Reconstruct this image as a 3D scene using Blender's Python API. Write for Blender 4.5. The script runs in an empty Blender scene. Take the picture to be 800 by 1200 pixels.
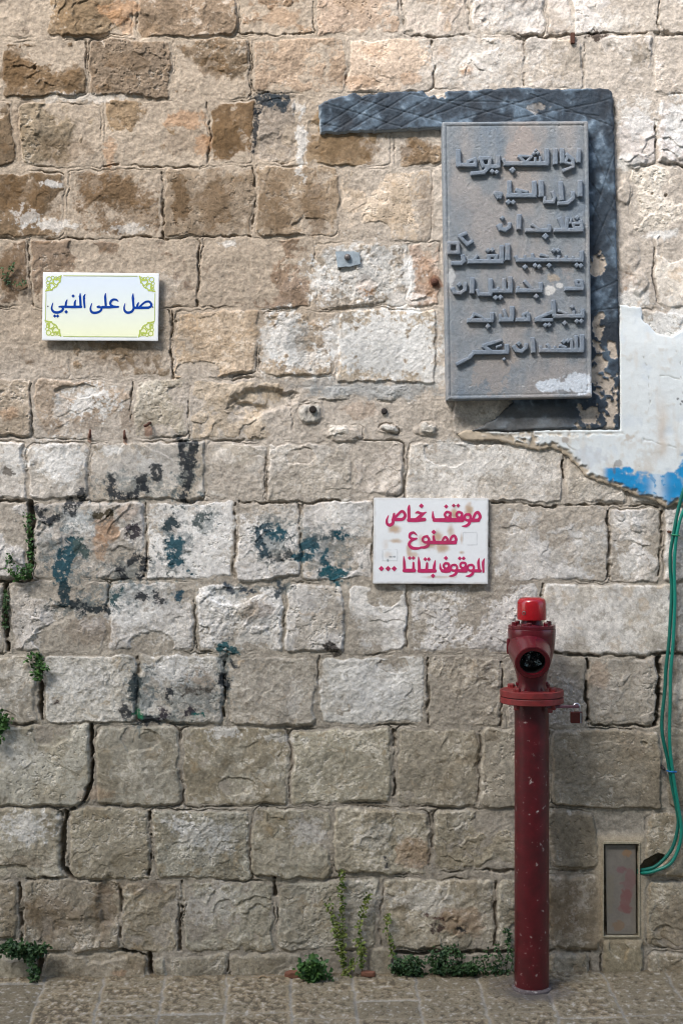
import bpy, math, random
import numpy as np
from mathutils import Vector, Matrix

random.seed(7)
SC = bpy.context.scene
COL = SC.collection
R = math.radians

# ------------------------------------------------------------------ camera, sky, sun, exposure
cam_d = bpy.data.cameras.new("camera")
cam_d.sensor_fit = 'VERTICAL'
cam_d.sensor_height = 36.0
cam_d.lens = 50.0
cam_d.clip_start = 0.05
cam_d.clip_end = 500.0
cam = bpy.data.objects.new("camera", cam_d)
cam.location = (0.0, -4.667, 1.512)
cam.rotation_euler = (R(90), 0, 0)
COL.objects.link(cam)
SC.camera = cam

SUN_EL, SUN_AZ = R(43), R(-36)          # azimuth measured from the wall's normal, to the left
to_sun = Vector((math.sin(SUN_AZ) * math.cos(SUN_EL), -math.cos(SUN_AZ) * math.cos(SUN_EL), math.sin(SUN_EL)))
world = bpy.data.worlds.new("World")
SC.world = world
world.use_nodes = True
wn = world.node_tree.nodes
sky = wn.new('ShaderNodeTexSky')
sky.sky_type = 'NISHITA'
sky.sun_disc = False
sky.sun_elevation = SUN_EL
sky.sun_rotation = math.atan2(to_sun.x, to_sun.y)
sky.air_density = 1.0
sky.dust_density = 3.0
world.node_tree.links.new(sky.outputs[0], wn['Background'].inputs[0])
wn['Background'].inputs[1].default_value = 0.115
sun_d = bpy.data.lights.new("sun", 'SUN')
sun_d.energy = 2.3
sun_d.angle = R(21)
sun_d.color = (1.0, 0.975, 0.95)
sun = bpy.data.objects.new("sun", sun_d)
sun.location = (-3, -6, 7)
sun.rotation_euler = to_sun.to_track_quat('Z', 'Y').to_euler()
COL.objects.link(sun)
SC.view_settings.view_transform = 'Standard'
SC.view_settings.look = 'None'
SC.view_settings.exposure = 1.84
SC.cycles.filter_width = 1.15
SC.cycles.use_denoising = True
SC.view_settings.gamma = 1.0

# ------------------------------------------------------------------ helpers
S = 0.0028                               # metres on the wall for one unit of the wall's layout grid


def PX(u):
    return (np.asarray(u, dtype=np.float64) - 400.0) * S


def PZ(v):
    return 1.512 - (np.asarray(v, dtype=np.float64) - 600.0) * S


def srgb(c):
    c = np.asarray(c, dtype=np.float32) / 255.0
    return np.where(c <= 0.04045, c / 12.92, ((c + 0.055) / 1.055) ** 2.4).astype(np.float32)


def sst(a, b, x):
    t = np.clip((x - a) / (b - a), 0, 1)
    return t * t * (3 - 2 * t)


_rng = np.random.RandomState(11)
_perm = np.concatenate([_rng.permutation(256)] * 3).astype(np.int32)
_ang = _rng.rand(256) * 2 * np.pi
_gx, _gy = np.cos(_ang).astype(np.float32), np.sin(_ang).astype(np.float32)


def perlin(x, y, seed=0):
    x = np.asarray(x, dtype=np.float32) + seed * 17.31
    y = np.asarray(y, dtype=np.float32) + seed * 9.77
    xf, yf = np.floor(x), np.floor(y)
    xi, yi = xf.astype(np.int32) & 255, yf.astype(np.int32) & 255
    fx, fy = x - xf, y - yf
    pa, pb = _perm[xi], _perm[(xi + 1) & 255]
    y1 = (yi + 1) & 255

    def g(p, yy, dx, dy):
        h = _perm[p + yy]
        return _gx[h] * dx + _gy[h] * dy
    wx = fx * fx * fx * (fx * (fx * 6 - 15) + 10)
    wy = fy * fy * fy * (fy * (fy * 6 - 15) + 10)
    a = g(pa, yi, fx, fy)
    b = g(pb, yi, fx - 1, fy)
    c = g(pa, y1, fx, fy - 1)
    d = g(pb, y1, fx - 1, fy - 1)
    ab = a + wx * (b - a)
    cd = c + wx * (d - c)
    return (ab + wy * (cd - ab)) * 1.5


def fbm(x, y, scale, octv, seed=0, gain=0.5):
    out, amp, s, tot = 0, 1.0, 1.0 / scale, 0
    for k in range(octv):
        out = out + amp * perlin(x * s, y * s, seed + k * 3)
        tot += amp
        amp *= gain
        s *= 2.03
    return out / tot


def link(o):
    COL.objects.link(o)
    return o


def tag(o, label=None, cat=None, group=None, kind=None):
    if label:
        o['label'] = label
    if cat:
        o['category'] = cat
    if group:
        o['group'] = group
    if kind:
        o['kind'] = kind
    return o


def thing(name, loc, label, cat, group=None):
    o = link(bpy.data.objects.new(name, None))
    o.empty_display_size = 0.05
    o.location = loc
    return tag(o, label, cat, group)


def adopt(o, parent):
    if parent is not None:
        o.parent = parent
        inv = Matrix.Identity(4)
        p = parent
        chain = Vector((0, 0, 0))
        while p is not None:
            if p.type == 'EMPTY':
                chain += Vector(p.location)
            p = p.parent
        if parent.type == 'EMPTY':
            inv = Matrix.Translation(-chain)
        o.matrix_parent_inverse = inv
    return o


def mesh_obj(name, verts, faces, material, parent=None, smooth=False):
    me = bpy.data.meshes.new(name)
    me.from_pydata([tuple(v) for v in verts], [], faces)
    if material:
        me.materials.append(material)
    if smooth:
        me.polygons.foreach_set('use_smooth', [True] * len(me.polygons))
    me.update()
    o = link(bpy.data.objects.new(name, me))
    return adopt(o, parent)


def big_mesh(name, co, quads, cols, material, smooth=True):
    """grid-like mesh from numpy arrays"""
    me = bpy.data.meshes.new(name)
    me.vertices.add(len(co))
    me.vertices.foreach_set('co', co.astype(np.float32).ravel())
    n = len(quads)
    me.loops.add(n * 4)
    me.loops.foreach_set('vertex_index', quads.astype(np.int32).ravel())
    me.polygons.add(n)
    me.polygons.foreach_set('loop_start', np.arange(0, n * 4, 4, dtype=np.int32))
    me.polygons.foreach_set('use_smooth', np.full(n, smooth, dtype=bool))
    me.materials.append(material)
    if cols is not None:
        at = me.color_attributes.new('Col', 'FLOAT_COLOR', 'POINT')
        rgba = np.ones((len(co), 4), dtype=np.float32)
        rgba[:, :3] = cols.reshape(-1, 3)
        at.data.foreach_set('color', rgba.ravel())
    me.update(calc_edges=True)
    me.validate()
    return link(bpy.data.objects.new(name, me))


def grid_quads(m, n):
    i = np.arange(m * n).reshape(m, n)
    return np.stack([i[:-1, :-1], i[1:, :-1], i[1:, 1:], i[:-1, 1:]], -1).reshape(-1, 4)


# ------------------------------------------------------------------ materials
def new_mat(name):
    m = bpy.data.materials.new(name)
    m.use_nodes = True
    nt = m.node_tree
    return m, nt, nt.nodes['Principled BSDF']


def nd(nt, t, **kw):
    n = nt.nodes.new(t)
    for k, v in kw.items():
        if k in n.inputs:
            n.inputs[k].default_value = v
        else:
            setattr(n, k, v)
    return n


def mineral(name, rough=0.92, bump=0.5, scale=260.0, var=0.16, spec=0.25, dist=0.0016):
    """attribute colour, broken up by fine grain and a micro relief"""
    m, nt, b = new_mat(name)
    L = nt.links.new
    at = nd(nt, 'ShaderNodeAttribute', attribute_name='Col')
    tc = nd(nt, 'ShaderNodeTexCoord')
    n1 = nd(nt, 'ShaderNodeTexNoise', Scale=scale, Detail=4.0, Roughness=0.65)
    n2 = nd(nt, 'ShaderNodeTexNoise', Scale=scale * 0.22, Detail=5.0, Roughness=0.7)
    L(tc.outputs['Object'], n1.inputs['Vector'])
    L(tc.outputs['Object'], n2.inputs['Vector'])
    add = nd(nt, 'ShaderNodeMath', operation='ADD')
    L(n1.outputs['Fac'], add.inputs[0])
    L(n2.outputs['Fac'], add.inputs[1])
    mr = nd(nt, 'ShaderNodeMapRange')
    mr.inputs['From Min'].default_value = 0.7
    mr.inputs['From Max'].default_value = 1.3
    mr.inputs['To Min'].default_value = 1 - var
    mr.inputs['To Max'].default_value = 1 + var
    L(add.outputs[0], mr.inputs['Value'])
    mx = nd(nt, 'ShaderNodeVectorMath', operation='SCALE')
    L(at.outputs['Color'], mx.inputs[0])
    L(mr.outputs[0], mx.inputs['Scale'])
    L(mx.outputs[0], b.inputs['Base Color'])
    bp = nd(nt, 'ShaderNodeBump', Strength=bump, Distance=dist)
    L(add.outputs[0], bp.inputs['Height'])
    L(bp.outputs[0], b.inputs['Normal'])
    b.inputs['Roughness'].default_value = rough
    b.inputs['Specular IOR Level'].default_value = spec
    return m


def paint(name, col, rough=0.4, metal=0.0, var=0.12, scale=40.0, bump=0.15, spot=None, spot_thr=0.68, spot_scale=70.0,
          spec=0.5, coat=0.0, dirt=None, dirt_amt=0.5):
    """painted / metal surface: base colour with mottling, optional chips (spot) and grime (dirt)"""
    m, nt, b = new_mat(name)
    L = nt.links.new
    c = srgb(col)
    tc = nd(nt, 'ShaderNodeTexCoord')
    n1 = nd(nt, 'ShaderNodeTexNoise', Scale=scale, Detail=5.0, Roughness=0.65)
    L(tc.outputs['Object'], n1.inputs['Vector'])
    mr = nd(nt, 'ShaderNodeMapRange')
    mr.inputs['From Min'].default_value = 0.3
    mr.inputs['From Max'].default_value = 0.7
    mr.inputs['To Min'].default_value = 1 - var
    mr.inputs['To Max'].default_value = 1 + var
    L(n1.outputs['Fac'], mr.inputs['Value'])
    mx = nd(nt, 'ShaderNodeVectorMath', operation='SCALE')
    mx.inputs[0].default_value = tuple(float(x) for x in c)
    L(mr.outputs[0], mx.inputs['Scale'])
    colour = mx.outputs[0]
    rsock = None
    if dirt is not None:
        n3 = nd(nt, 'ShaderNodeTexNoise', Scale=scale * 0.35, Detail=8.0, Roughness=0.75)
        L(tc.outputs['Object'], n3.inputs['Vector'])
        r3 = nd(nt, 'ShaderNodeMapRange')
        r3.inputs['From Min'].default_value = 0.50
        r3.inputs['From Max'].default_value = 0.68
        r3.inputs['To Max'].default_value = dirt_amt
        L(n3.outputs['Fac'], r3.inputs['Value'])
        k = nd(nt, 'ShaderNodeMix', data_type='RGBA')
        L(r3.outputs[0], k.inputs[0])
        L(colour, k.inputs[6])
        k.inputs[7].default_value = (*[float(x) for x in srgb(dirt)], 1)
        colour = k.outputs[2]
    if spot is not None:
        n2 = nd(nt, 'ShaderNodeTexNoise', Scale=spot_scale, Detail=6.0, Roughness=0.7)
        L(tc.outputs['Object'], n2.inputs['Vector'])
        r2 = nd(nt, 'ShaderNodeMapRange')
        r2.inputs['From Min'].default_value = spot_thr
        r2.inputs['From Max'].default_value = spot_thr + 0.03
        L(n2.outputs['Fac'], r2.inputs['Value'])
        k = nd(nt, 'ShaderNodeMix', data_type='RGBA')
        L(r2.outputs[0], k.inputs[0])
        L(colour, k.inputs[6])
        k.inputs[7].default_value = (*[float(x) for x in srgb(spot)], 1)
        colour = k.outputs[2]
        rr = nd(nt, 'ShaderNodeMapRange')
        rr.inputs['To Min'].default_value = rough
        rr.inputs['To Max'].default_value = 0.85
        L(r2.outputs[0], rr.inputs['Value'])
        rsock = rr.outputs[0]
    L(colour, b.inputs['Base Color'])
    b.inputs['Roughness'].default_value = rough
    if rsock is not None:
        L(rsock, b.inputs['Roughness'])
    b.inputs['Metallic'].default_value = metal
    b.inputs['Specular IOR Level'].default_value = spec
    b.inputs['Coat Weight'].default_value = coat
    b.inputs['Coat Roughness'].default_value = 0.15
    bp = nd(nt, 'ShaderNodeBump', Strength=bump, Distance=0.001)
    L(n1.outputs['Fac'], bp.inputs['Height'])
    L(bp.outputs[0], b.inputs['Normal'])
    return m


M_STONE = mineral('limestone', bump=0.4, scale=330.0, var=0.30)
M_PAVE = mineral('paving_stone', bump=0.9, scale=260.0, var=0.32, rough=0.8, spec=0.35)
M_PLASTER = mineral('lime_plaster', bump=0.25, scale=300.0, var=0.05)
M_SLATE = mineral('painted_cement', bump=0.5, scale=220.0, var=0.16, rough=0.7, spec=0.4)
M_PLAQUE = mineral('cast_concrete', bump=0.9, scale=420.0, var=0.16, rough=0.85)
M_SIGN = mineral('sign_enamel', bump=0.0, scale=60.0, var=0.015, rough=0.16, spec=0.5)
M_BOARD = mineral('sign_board', bump=0.08, scale=120.0, var=0.03, rough=0.5, spec=0.4)
M_LEAF = None

# ------------------------------------------------------------------ stone wall: layout of the stones
# x0, y0, x1, y1, face (s smooth, m medium, r rock faced, l lumpy), own colour of the stone
ST = [
 # course 0
 (-60,-40,52,42,'m',(172,155,136)),(56,-40,156,42,'r',(176,152,122)),(162,-40,278,43,'m',(180,156,130)),
 (282,-40,367,40,'r',(178,150,122)),(371,-40,469,41,'m',(184,160,138)),(474,-40,547,41,'m',(196,178,160)),
 (552,-40,638,41,'r',(208,193,178)),(641,-40,668,40,'s',(205,188,172)),(671,-40,771,38,'m',(208,193,178)),(775,-40,870,38,'m',(206,190,174)),
 # course 1
 (2,47,100,114,'r',(150,128,102)),(104,46,200,114,'r',(166,146,124)),(203,44,291,115,'r',(164,142,116)),(295,44,405,109,'m',(184,160,136)),
 (408,45,507,108,'m',(198,174,150)),(510,44,612,104,'r',(210,194,176)),(616,44,684,103,'m',(206,190,172)),(688,41,764,110,'r',(208,192,174)),(767,41,850,110,'m',(206,190,174)),
 # course 2
 (-60,120,17,195,'m',(156,136,112)),(24,121,119,195,'r',(170,152,126)),(125,117,242,194,'r',(172,146,114)),(246,118,299,192,'m',(152,124,92)),
 (303,118,346,190,'m',(172,158,142)),(357,115,457,194,'m',(148,126,98)),(461,157,518,196,'m',(150,126,98)),(522,112,716,196,'s',(180,168,152)),
 (721,112,766,194,'r',(208,194,182)),(770,112,850,194,'r',(210,198,190)),
 # course 3
 (-60,202,74,277,'m',(144,120,92)),(79,200,190,277,'m',(152,128,102)),(193,196,298,277,'m',(176,156,132)),(301,195,397,275,'m',(166,146,122)),
 (399,198,506,280,'m',(200,180,156)),(530,200,716,280,'s',(180,168,152)),(738,196,850,275,'r',(214,196,170)),
 # course 4
 (-60,280,34,359,'m',(160,138,116)),(37,280,157,360,'m',(164,142,120)),(161,279,231,360,'m',(172,150,130)),(235,278,366,361,'r',(184,160,138)),
 (370,284,474,360,'l',(172,160,144)),(477,284,516,358,'l',(176,150,130)),(530,284,716,360,'s',(180,168,152)),(767,276,850,361,'m',(210,194,172)),
 # course 5
 (-60,363,80,442,'m',(170,152,134)),(83,363,200,442,'r',(158,140,118)),(204,364,302,442,'m',(190,170,146)),(306,365,393,440,'l',(176,160,140)),
 (396,363,511,449,'s',(172,158,138)),(530,364,716,440,'s',(178,166,150)),(727,364,850,440,'s',(190,180,165)),
 # course 6
 (-60,445,37,512,'m',(174,158,138)),(40,445,154,515,'m',(174,154,132)),(157,443,219,512,'m',(188,178,160)),(222,445,342,515,'l',(184,166,142)),
 (345,452,512,470,'l',(170,166,158)),(350,474,378,496,'l',(184,178,166)),(385,497,424,515,'l',(188,178,162)),(446,497,466,508,'r',(190,188,180)),(490,494,512,510,'r',(186,182,172)),
 (530,445,716,512,'s',(178,166,150)),(727,445,850,512,'s',(186,176,160)),
 # course 7
 (-60,518,30,585,'m',(184,172,156)),(33,520,104,585,'m',(186,176,162)),(107,518,240,586,'m',(180,166,146)),(243,518,311,587,'m',(188,174,154)),
 (314,520,412,588,'m',(188,174,154)),(415,518,473,580,'m',(184,164,142)),(477,520,658,588,'s',(198,188,174)),(661,528,735,590,'m',(182,166,142)),(739,560,850,590,'m',(182,168,146)),
 # course 8
 (-60,590,31,677,'r',(174,160,144)),(40,588,169,679,'r',(180,164,144)),(172,588,275,679,'m',(194,186,172)),(278,590,351,679,'m',(190,180,166)),
 (354,588,436,679,'m',(190,178,162)),(440,590,572,682,'s',(184,172,156)),(576,594,711,682,'m',(184,176,162)),(714,597,772,682,'r',(180,166,148)),(778,594,850,682,'m',(178,166,148)),
 # course 9
 (-60,684,4,764,'m',(172,160,144)),(11,682,125,764,'r',(178,160,138)),(128,682,228,764,'m',(186,174,154)),(230,682,332,765,'r',(194,186,172)),
 (335,684,404,764,'m',(190,178,160)),(407,684,476,765,'m',(188,180,164)),(479,684,634,765,'m',(188,178,164)),(637,684,789,768,'s',(188,178,158)),(792,684,870,767,'m',(186,174,156)),
 # course 10
 (-60,766,43,848,'m',(182,174,160)),(52,767,159,848,'m',(188,182,168)),(161,767,262,849,'m',(184,176,162)),(268,768,371,852,'m',(176,160,136)),
 (374,768,499,850,'m',(194,192,186)),(503,769,588,852,'r',(184,170,150)),(591,769,686,852,'m',(174,160,148)),(690,769,771,850,'r',(184,168,148)),(787,770,870,850,'m',(182,168,148)),
 # course 11
 (-60,849,105,946,'m',(188,182,168)),(112,852,211,945,'m',(182,174,158)),(214,853,338,943,'m',(184,174,154)),(341,853,459,944,'m',(182,172,150)),
 (466,853,561,945,'m',(180,168,148)),(564,853,638,946,'m',(178,166,148)),(645,855,775,946,'s',(180,166,146)),(783,854,870,945,'m',(178,166,146)),
 # course 12
 (-60,947,72,1031,'m',(184,174,156)),(80,947,176,1031,'m',(182,170,148)),(181,949,293,1031,'m',(184,178,162)),(295,948,389,1029,'r',(184,174,154)),
 (392,949,502,1025,'r',(186,174,152)),(506,948,640,1020,'r',(182,170,148)),(643,950,700,1019,'s',(172,158,138)),(756,950,870,1030,'s',(184,170,148)),
 # course 13
 (-60,1033,21,1102,'m',(172,158,138)),(27,1031,141,1115,'l',(172,158,138)),(143,1033,209,1117,'r',(180,168,148)),(217,1033,320,1116,'r',(184,176,158)),
 (325,1031,443,1115,'m',(180,172,156)),(450,1030,579,1113,'r',(188,176,156)),(582,1030,640,1115,'m',(180,170,150)),(643,1026,702,1115,'s',(172,156,134)),
 (758,1034,870,1112,'l',(180,166,144)),
 # course 14
 (-60,1119,39,1165,'m',(178,168,150)),(53,1118,172,1165,'m',(174,160,140)),(180,1119,196,1150,'r',(176,166,148)),(198,1119,266,1160,'m',(180,170,152)),
 (270,1118,357,1160,'m',(180,170,152)),(432,1112,462,1150,'s',(182,172,154)),(643,1118,690,1160,'m',(176,164,144)),(706,1100,752,1165,'s',(182,168,140)),
 (758,1116,870,1165,'l',(178,164,142)),
]


def more_courses():
    """the wall goes on past the part described above"""
    rr = random.Random(5)
    rows = [(-40, 44), (44, 116), (118, 197), (199, 278), (280, 361), (364, 443), (446, 515), (518, 588), (590, 681), (683, 766),
            (768, 850), (853, 945), (948, 1030), (1033, 1115), (1118, 1170)]
    up = [(-120, -44), (-204, -124), (-286, -208), (-372, -290)]
    for (a, b) in rows:
        x = -62.0
        while x > -720:
            w = rr.uniform(80, 135)
            t = rr.uniform(-10, 8)
            ST.append((x - w, a + 2, x - 4, b - 2, rr.choice('mmr'), (174 + t, 158 + t, 138 + t)))
            x -= w
        x = 852.0
        while x < 1500:
            w = rr.uniform(80, 135)
            t = rr.uniform(-8, 10)
            ST.append((x + 22, a + 2, x + 18 + w, b - 2, rr.choice('mmr'), (184 + t, 170 + t, 152 + t)))
            x += w
    for (a, b) in up:
        x = -720.0
        while x < 1500:
            w = rr.uniform(80, 135)
            t = rr.uniform(-8, 10)
            ST.append((x, a, x + w - 4, b, rr.choice('mmr'), (182 + t, 164 + t, 144 + t)))
            x += w


more_courses()


def axis(a0, a, b, b1, fine, coarse):
    left = np.arange(a, a0, -coarse)[1:][::-1] if a0 < a else np.array([])
    mid = np.arange(a, b, fine)
    right = np.arange(b, b1, coarse)
    return np.concatenate([left, mid, right]).astype(np.float32)


FINE = 0.65
uc = axis(-640, -14, 814, 1440, FINE, 5.0)
vc = axis(-360, -14, 1166, 1180, FINE, 5.0)
U, V = uc[None, :], vc[:, None]
NU, NV = len(uc), len(vc)

wx = 3.0 * perlin(U / 42, V / 42, 1) + 2.2 * perlin(U / 13, V / 13, 2) + 0.8 * perlin(U / 5, V / 5, 3)
wy = 3.0 * perlin(U / 42, V / 42, 4) + 2.2 * perlin(U / 13, V / 13, 5) + 0.8 * perlin(U / 5, V / 5, 6)
UW, VW = U + wx, V + wy
nA = fbm(UW, VW, 46, 5, 20)                     # rock relief
nB = fbm(UW, VW, 16, 4, 31)
nC = fbm(U, V, 6, 3, 41)
nD = perlin(U / 2.4, V / 2.4, 47)
nL = fbm(U, V, 150, 3, 51)                       # large tone
nM = fbm(U, V, 34, 4, 57, 0.6)
nS = fbm(U + 3 * wx, V + 3 * wy, 20, 5, 63, 0.65)  # stains
_t = fbm(U + wx, V + wy, 90, 3, 71) * 3.4 + nB * 0.35 + 0.004 * U + 0.006 * V
_t = _t - np.floor(_t)
ledge = (_t - sst(0.90, 1.0, _t)) * sst(-0.05, 0.25, fbm(U, V, 55, 3, 77))      # flaked ledges, here and there
ridge = 1.0 - np.abs(nB) * 2.0
_x = (nA + 0.12 * nB) * 8.0
_f = _x - np.floor(_x)
terr = (np.floor(_x) + sst(0.72, 1.0, _f)) / 8.0   # flat flake scars with crisp edges
tmix = sst(-0.15, 0.2, fbm(U, V, 80, 2, 79))
nAT = nA * (1 - 0.7 * tmix) + terr * 0.7 * tmix
nF = fbm(U, V, 8.5, 4, 111, 0.8)                   # flecks
nG = fbm(U + wx, V + wy, 55, 6, 117, 0.62)         # weathered skin

# mortar bed
dep = 0.0026 + 0.0010 * sst(480, 700, V) + 0.0022 * sst(760, 900, V) + 0 * U
H = -dep + 0.0030 * nB + 0.0017 * nC + 0.0024 * nM + 0.0004 * nD
HM = H.copy()
m_up = np.array([172, 156, 138]) / 1.0
CW = np.zeros((NV, NU, 3), dtype=np.float32)
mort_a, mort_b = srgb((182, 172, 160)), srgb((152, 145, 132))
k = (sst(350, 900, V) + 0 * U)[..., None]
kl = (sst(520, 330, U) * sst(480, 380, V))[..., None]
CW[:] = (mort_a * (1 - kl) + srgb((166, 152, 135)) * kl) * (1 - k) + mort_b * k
CW *= (1 + 0.26 * nM + 0.36 * nC + 0.1 * nD)[..., None]
DMIN = np.full((NV, NU), 60.0, dtype=np.float32)
KIND = {'s': (0.0012, 0.0006, 0.0), 'm': (0.0044, 0.0026, 0.004), 'r': (0.0078, 0.0050, 0.009), 'l': (0.0080, 0.0046, 0.004)}
rs = np.random.RandomState(3)
for (x0, y0, x1, y1, kd, tone) in ST:
    j0, j1 = np.searchsorted(uc, [x0 - 12, x1 + 12])
    i0, i1 = np.searchsorted(vc, [y0 - 12, y1 + 12])
    if j1 - j0 < 2 or i1 - i0 < 2:
        continue
    sl = (slice(i0, i1), slice(j0, j1))
    cx, cy, hx, hy = (x0 + x1) / 2, (y0 + y1) / 2, (x1 - x0) / 2, (y1 - y0) / 2
    ea, eb, ec, ed = rs.uniform(-1.6, 1.6, 4)
    uu, vv = UW[sl] - cx, VW[sl] - cy
    fx, fy = uu / max(hx, 1), vv / max(hy, 1)
    rad = min(rs.uniform(3, 8) + (2 if cy > 740 else 0), hx, hy)
    qx = np.abs(uu + ea * fy) - hx - eb * fy * np.sign(uu) + rad
    qy = np.abs(vv + ec * fx) - hy - ed * fx * np.sign(vv) + rad
    d = np.sqrt(np.maximum(qx, 0) ** 2 + np.maximum(qy, 0) ** 2) + np.minimum(np.maximum(qx, qy), 0) - rad
    A, LG, FC = KIND[kd]
    GR = rs.uniform(0.1, 1.15) * (0.65 if kd == 's' else 1.0)
    wdt = rs.uniform(2.2, 4.5) if cy < 680 else rs.uniform(2.8, 6)
    t = np.clip(-d / wdt, 0, 1)
    prof = 1 - (1 - t) ** 2.0
    proud = rs.uniform(0.000, 0.005) + (0.002 if cy > 740 else 0) + (0.003 if kd == 'r' else 0)
    fac = 0
    if FC:
        planes = []
        for _ in range(rs.randint(4, 8)):
            pu, pv = rs.uniform(-hx, hx), rs.uniform(-hy, hy)
            a = rs.uniform(0, 6.283)
            sl_ = rs.uniform(0.02, 0.11) * (1.3 if kd == 'r' else 0.7)
            planes.append(((uu - pu) * math.cos(a) + (vv - pv) * math.sin(a)) * S * sl_ + rs.uniform(0, 0.004))
        fac = np.minimum.reduce(planes)
        fac = np.maximum(fac, -FC * 1.2)
    low = -0.011 - 0.003 * (cy > 740)
    face = proud + A * (nAT[sl] * 1.25 + 0.25 * (ridge[sl] - 0.7)) + LG * (ledge[sl] - 0.2) + fac + GR * (0.0018 * nC[sl] + 0.0005 * nD[sl] - 0.0018 * np.abs(nB[sl]))
    if rs.rand() < 0.45:                               # tooled face: faint slanting chisel strokes
        th = rs.uniform(0.4, 1.2) * rs.choice([-1, 1])
        face = face + rs.uniform(.0002, .0008) * perlin((uu * math.cos(th) + vv * math.sin(th)) / 3.4, (vv * math.cos(th) - uu * math.sin(th)) / 24, int(x0) % 31)
    if rs.rand() < 0.5:                                # weather pits
        face = face - rs.uniform(.001, .003) * sst(0.20, 0.34, nF[sl] + 0.4 * nM[sl])
    if rs.rand() < 0.35:                               # a spall along one side
        pu, pv = rs.uniform(-.5, .5) * hx, rs.choice([-1, 1]) * hy * rs.uniform(.5, .9)
        e_ = np.hypot((uu - pu) / (hx * rs.uniform(.25, .6)), (vv - pv) / (hy * rs.uniform(.2, .5)))
        face = face - rs.uniform(.003, .007) * sst(1.05, .9, e_ + .5 * nA[sl] + .2 * nB[sl])
    hs = low + (face - low) * prof
    hs = np.where(d > 0, low - d * 0.004, hs)
    a = sst(-0.0008, 0.0012, hs - HM[sl] + 0.0010 * nD[sl])
    H[sl] = np.maximum(H[sl], hs)
    DMIN[sl] = np.minimum(DMIN[sl], d)
    tn = np.array(tone, dtype=float) + rs.uniform(-7, 7)
    if 500 < cy < 860:
        tn = tn * .6 + .4 * np.array([180., 170., 154.])
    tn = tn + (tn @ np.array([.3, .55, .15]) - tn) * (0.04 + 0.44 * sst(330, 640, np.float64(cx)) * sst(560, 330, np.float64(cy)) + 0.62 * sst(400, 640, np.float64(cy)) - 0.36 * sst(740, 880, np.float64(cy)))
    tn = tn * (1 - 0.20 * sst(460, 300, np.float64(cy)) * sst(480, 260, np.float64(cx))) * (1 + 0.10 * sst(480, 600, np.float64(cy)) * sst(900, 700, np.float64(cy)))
    tn = tn * (1 - np.array([.155, .155, .185]) * sst(690, 940, np.float64(cy)))  # lower courses darkened in colour to deepen the fall of light
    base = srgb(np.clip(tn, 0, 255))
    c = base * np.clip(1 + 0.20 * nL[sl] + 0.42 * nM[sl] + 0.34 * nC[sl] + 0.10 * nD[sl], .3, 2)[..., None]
    # weathered skin with a ragged edge, iron tint, pale lime flecks and dark flecks, all of the stone itself
    sk = (sst(-0.03, 0.10, nG[sl] + 0.12 * nF[sl] + rs.uniform(-0.30, 0.16)) * rs.uniform(0.35, 0.75))[..., None]
    c = c * (1.05 * (1 - sk) + sk * np.array([0.74, 0.69, 0.61], dtype=np.float32))
    oc = (sst(0.14, 0.42, nS[sl] + rs.uniform(-0.22, 0.05)) * 0.5)[..., None]
    c = c * (1 - oc) + oc * base * np.array([0.88, 0.72, 0.53], dtype=np.float32)
    upl = float(sst(330, 240, np.float64(cy)) * sst(520, 380, np.float64(cx)))
    wc = (sst(0.10, 0.26, nF[sl] * 0.8 - 0.05 * upl + 0.5 * nM[sl] - 0.25 * nG[sl] + rs.uniform(-0.15, 0.05)) * 0.62)[..., None]
    c = c * (1 - wc) + wc * (0.45 * srgb((226, 220, 210)) + 0.75 * base)
    dk = (sst(0.16, 0.34, -nF[sl] * 0.8 - 0.5 * nS[sl] + rs.uniform(-0.13, 0.05)) * 0.55)[..., None]
    c = c * (1 - dk) + dk * base * np.array([0.50, 0.46, 0.40], dtype=np.float32)
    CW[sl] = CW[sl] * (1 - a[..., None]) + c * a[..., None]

# open joints: a thin gap where mortar has fallen out
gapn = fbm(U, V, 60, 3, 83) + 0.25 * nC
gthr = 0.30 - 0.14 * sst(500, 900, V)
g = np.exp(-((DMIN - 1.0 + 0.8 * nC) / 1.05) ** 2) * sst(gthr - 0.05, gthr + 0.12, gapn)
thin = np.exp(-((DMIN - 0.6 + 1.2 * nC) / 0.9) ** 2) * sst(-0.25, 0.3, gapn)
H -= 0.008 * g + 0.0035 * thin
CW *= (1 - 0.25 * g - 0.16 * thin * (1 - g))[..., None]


def seg_dist(pts, pad, wid=None):
    """distance to a polyline on the wall grid, evaluated near it only"""
    p = np.array(pts, dtype=np.float32)
    j0, j1 = np.searchsorted(uc, [p[:, 0].min() - pad, p[:, 0].max() + pad])
    i0, i1 = np.searchsorted(vc, [p[:, 1].min() - pad, p[:, 1].max() + pad])
    sl = (slice(i0, i1), slice(j0, j1))
    u, v = UW[sl], VW[sl]
    best = np.full(u.shape, 1e3, dtype=np.float32)
    if len(p) == 1:
        p = np.vstack([p, p + 0.01])
    for a, b in zip(p[:-1], p[1:]):
        ab = b - a
        tt = np.clip(((u - a[0]) * ab[0] + (v - a[1]) * ab[1]) / max(ab @ ab, 1e-6), 0, 1)
        best = np.minimum(best, np.hypot(u - a[0] - tt * ab[0], v - a[1] - tt * ab[1]))
    return sl, best


gapf = fbm(U, V, 15, 3, 89)
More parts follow.
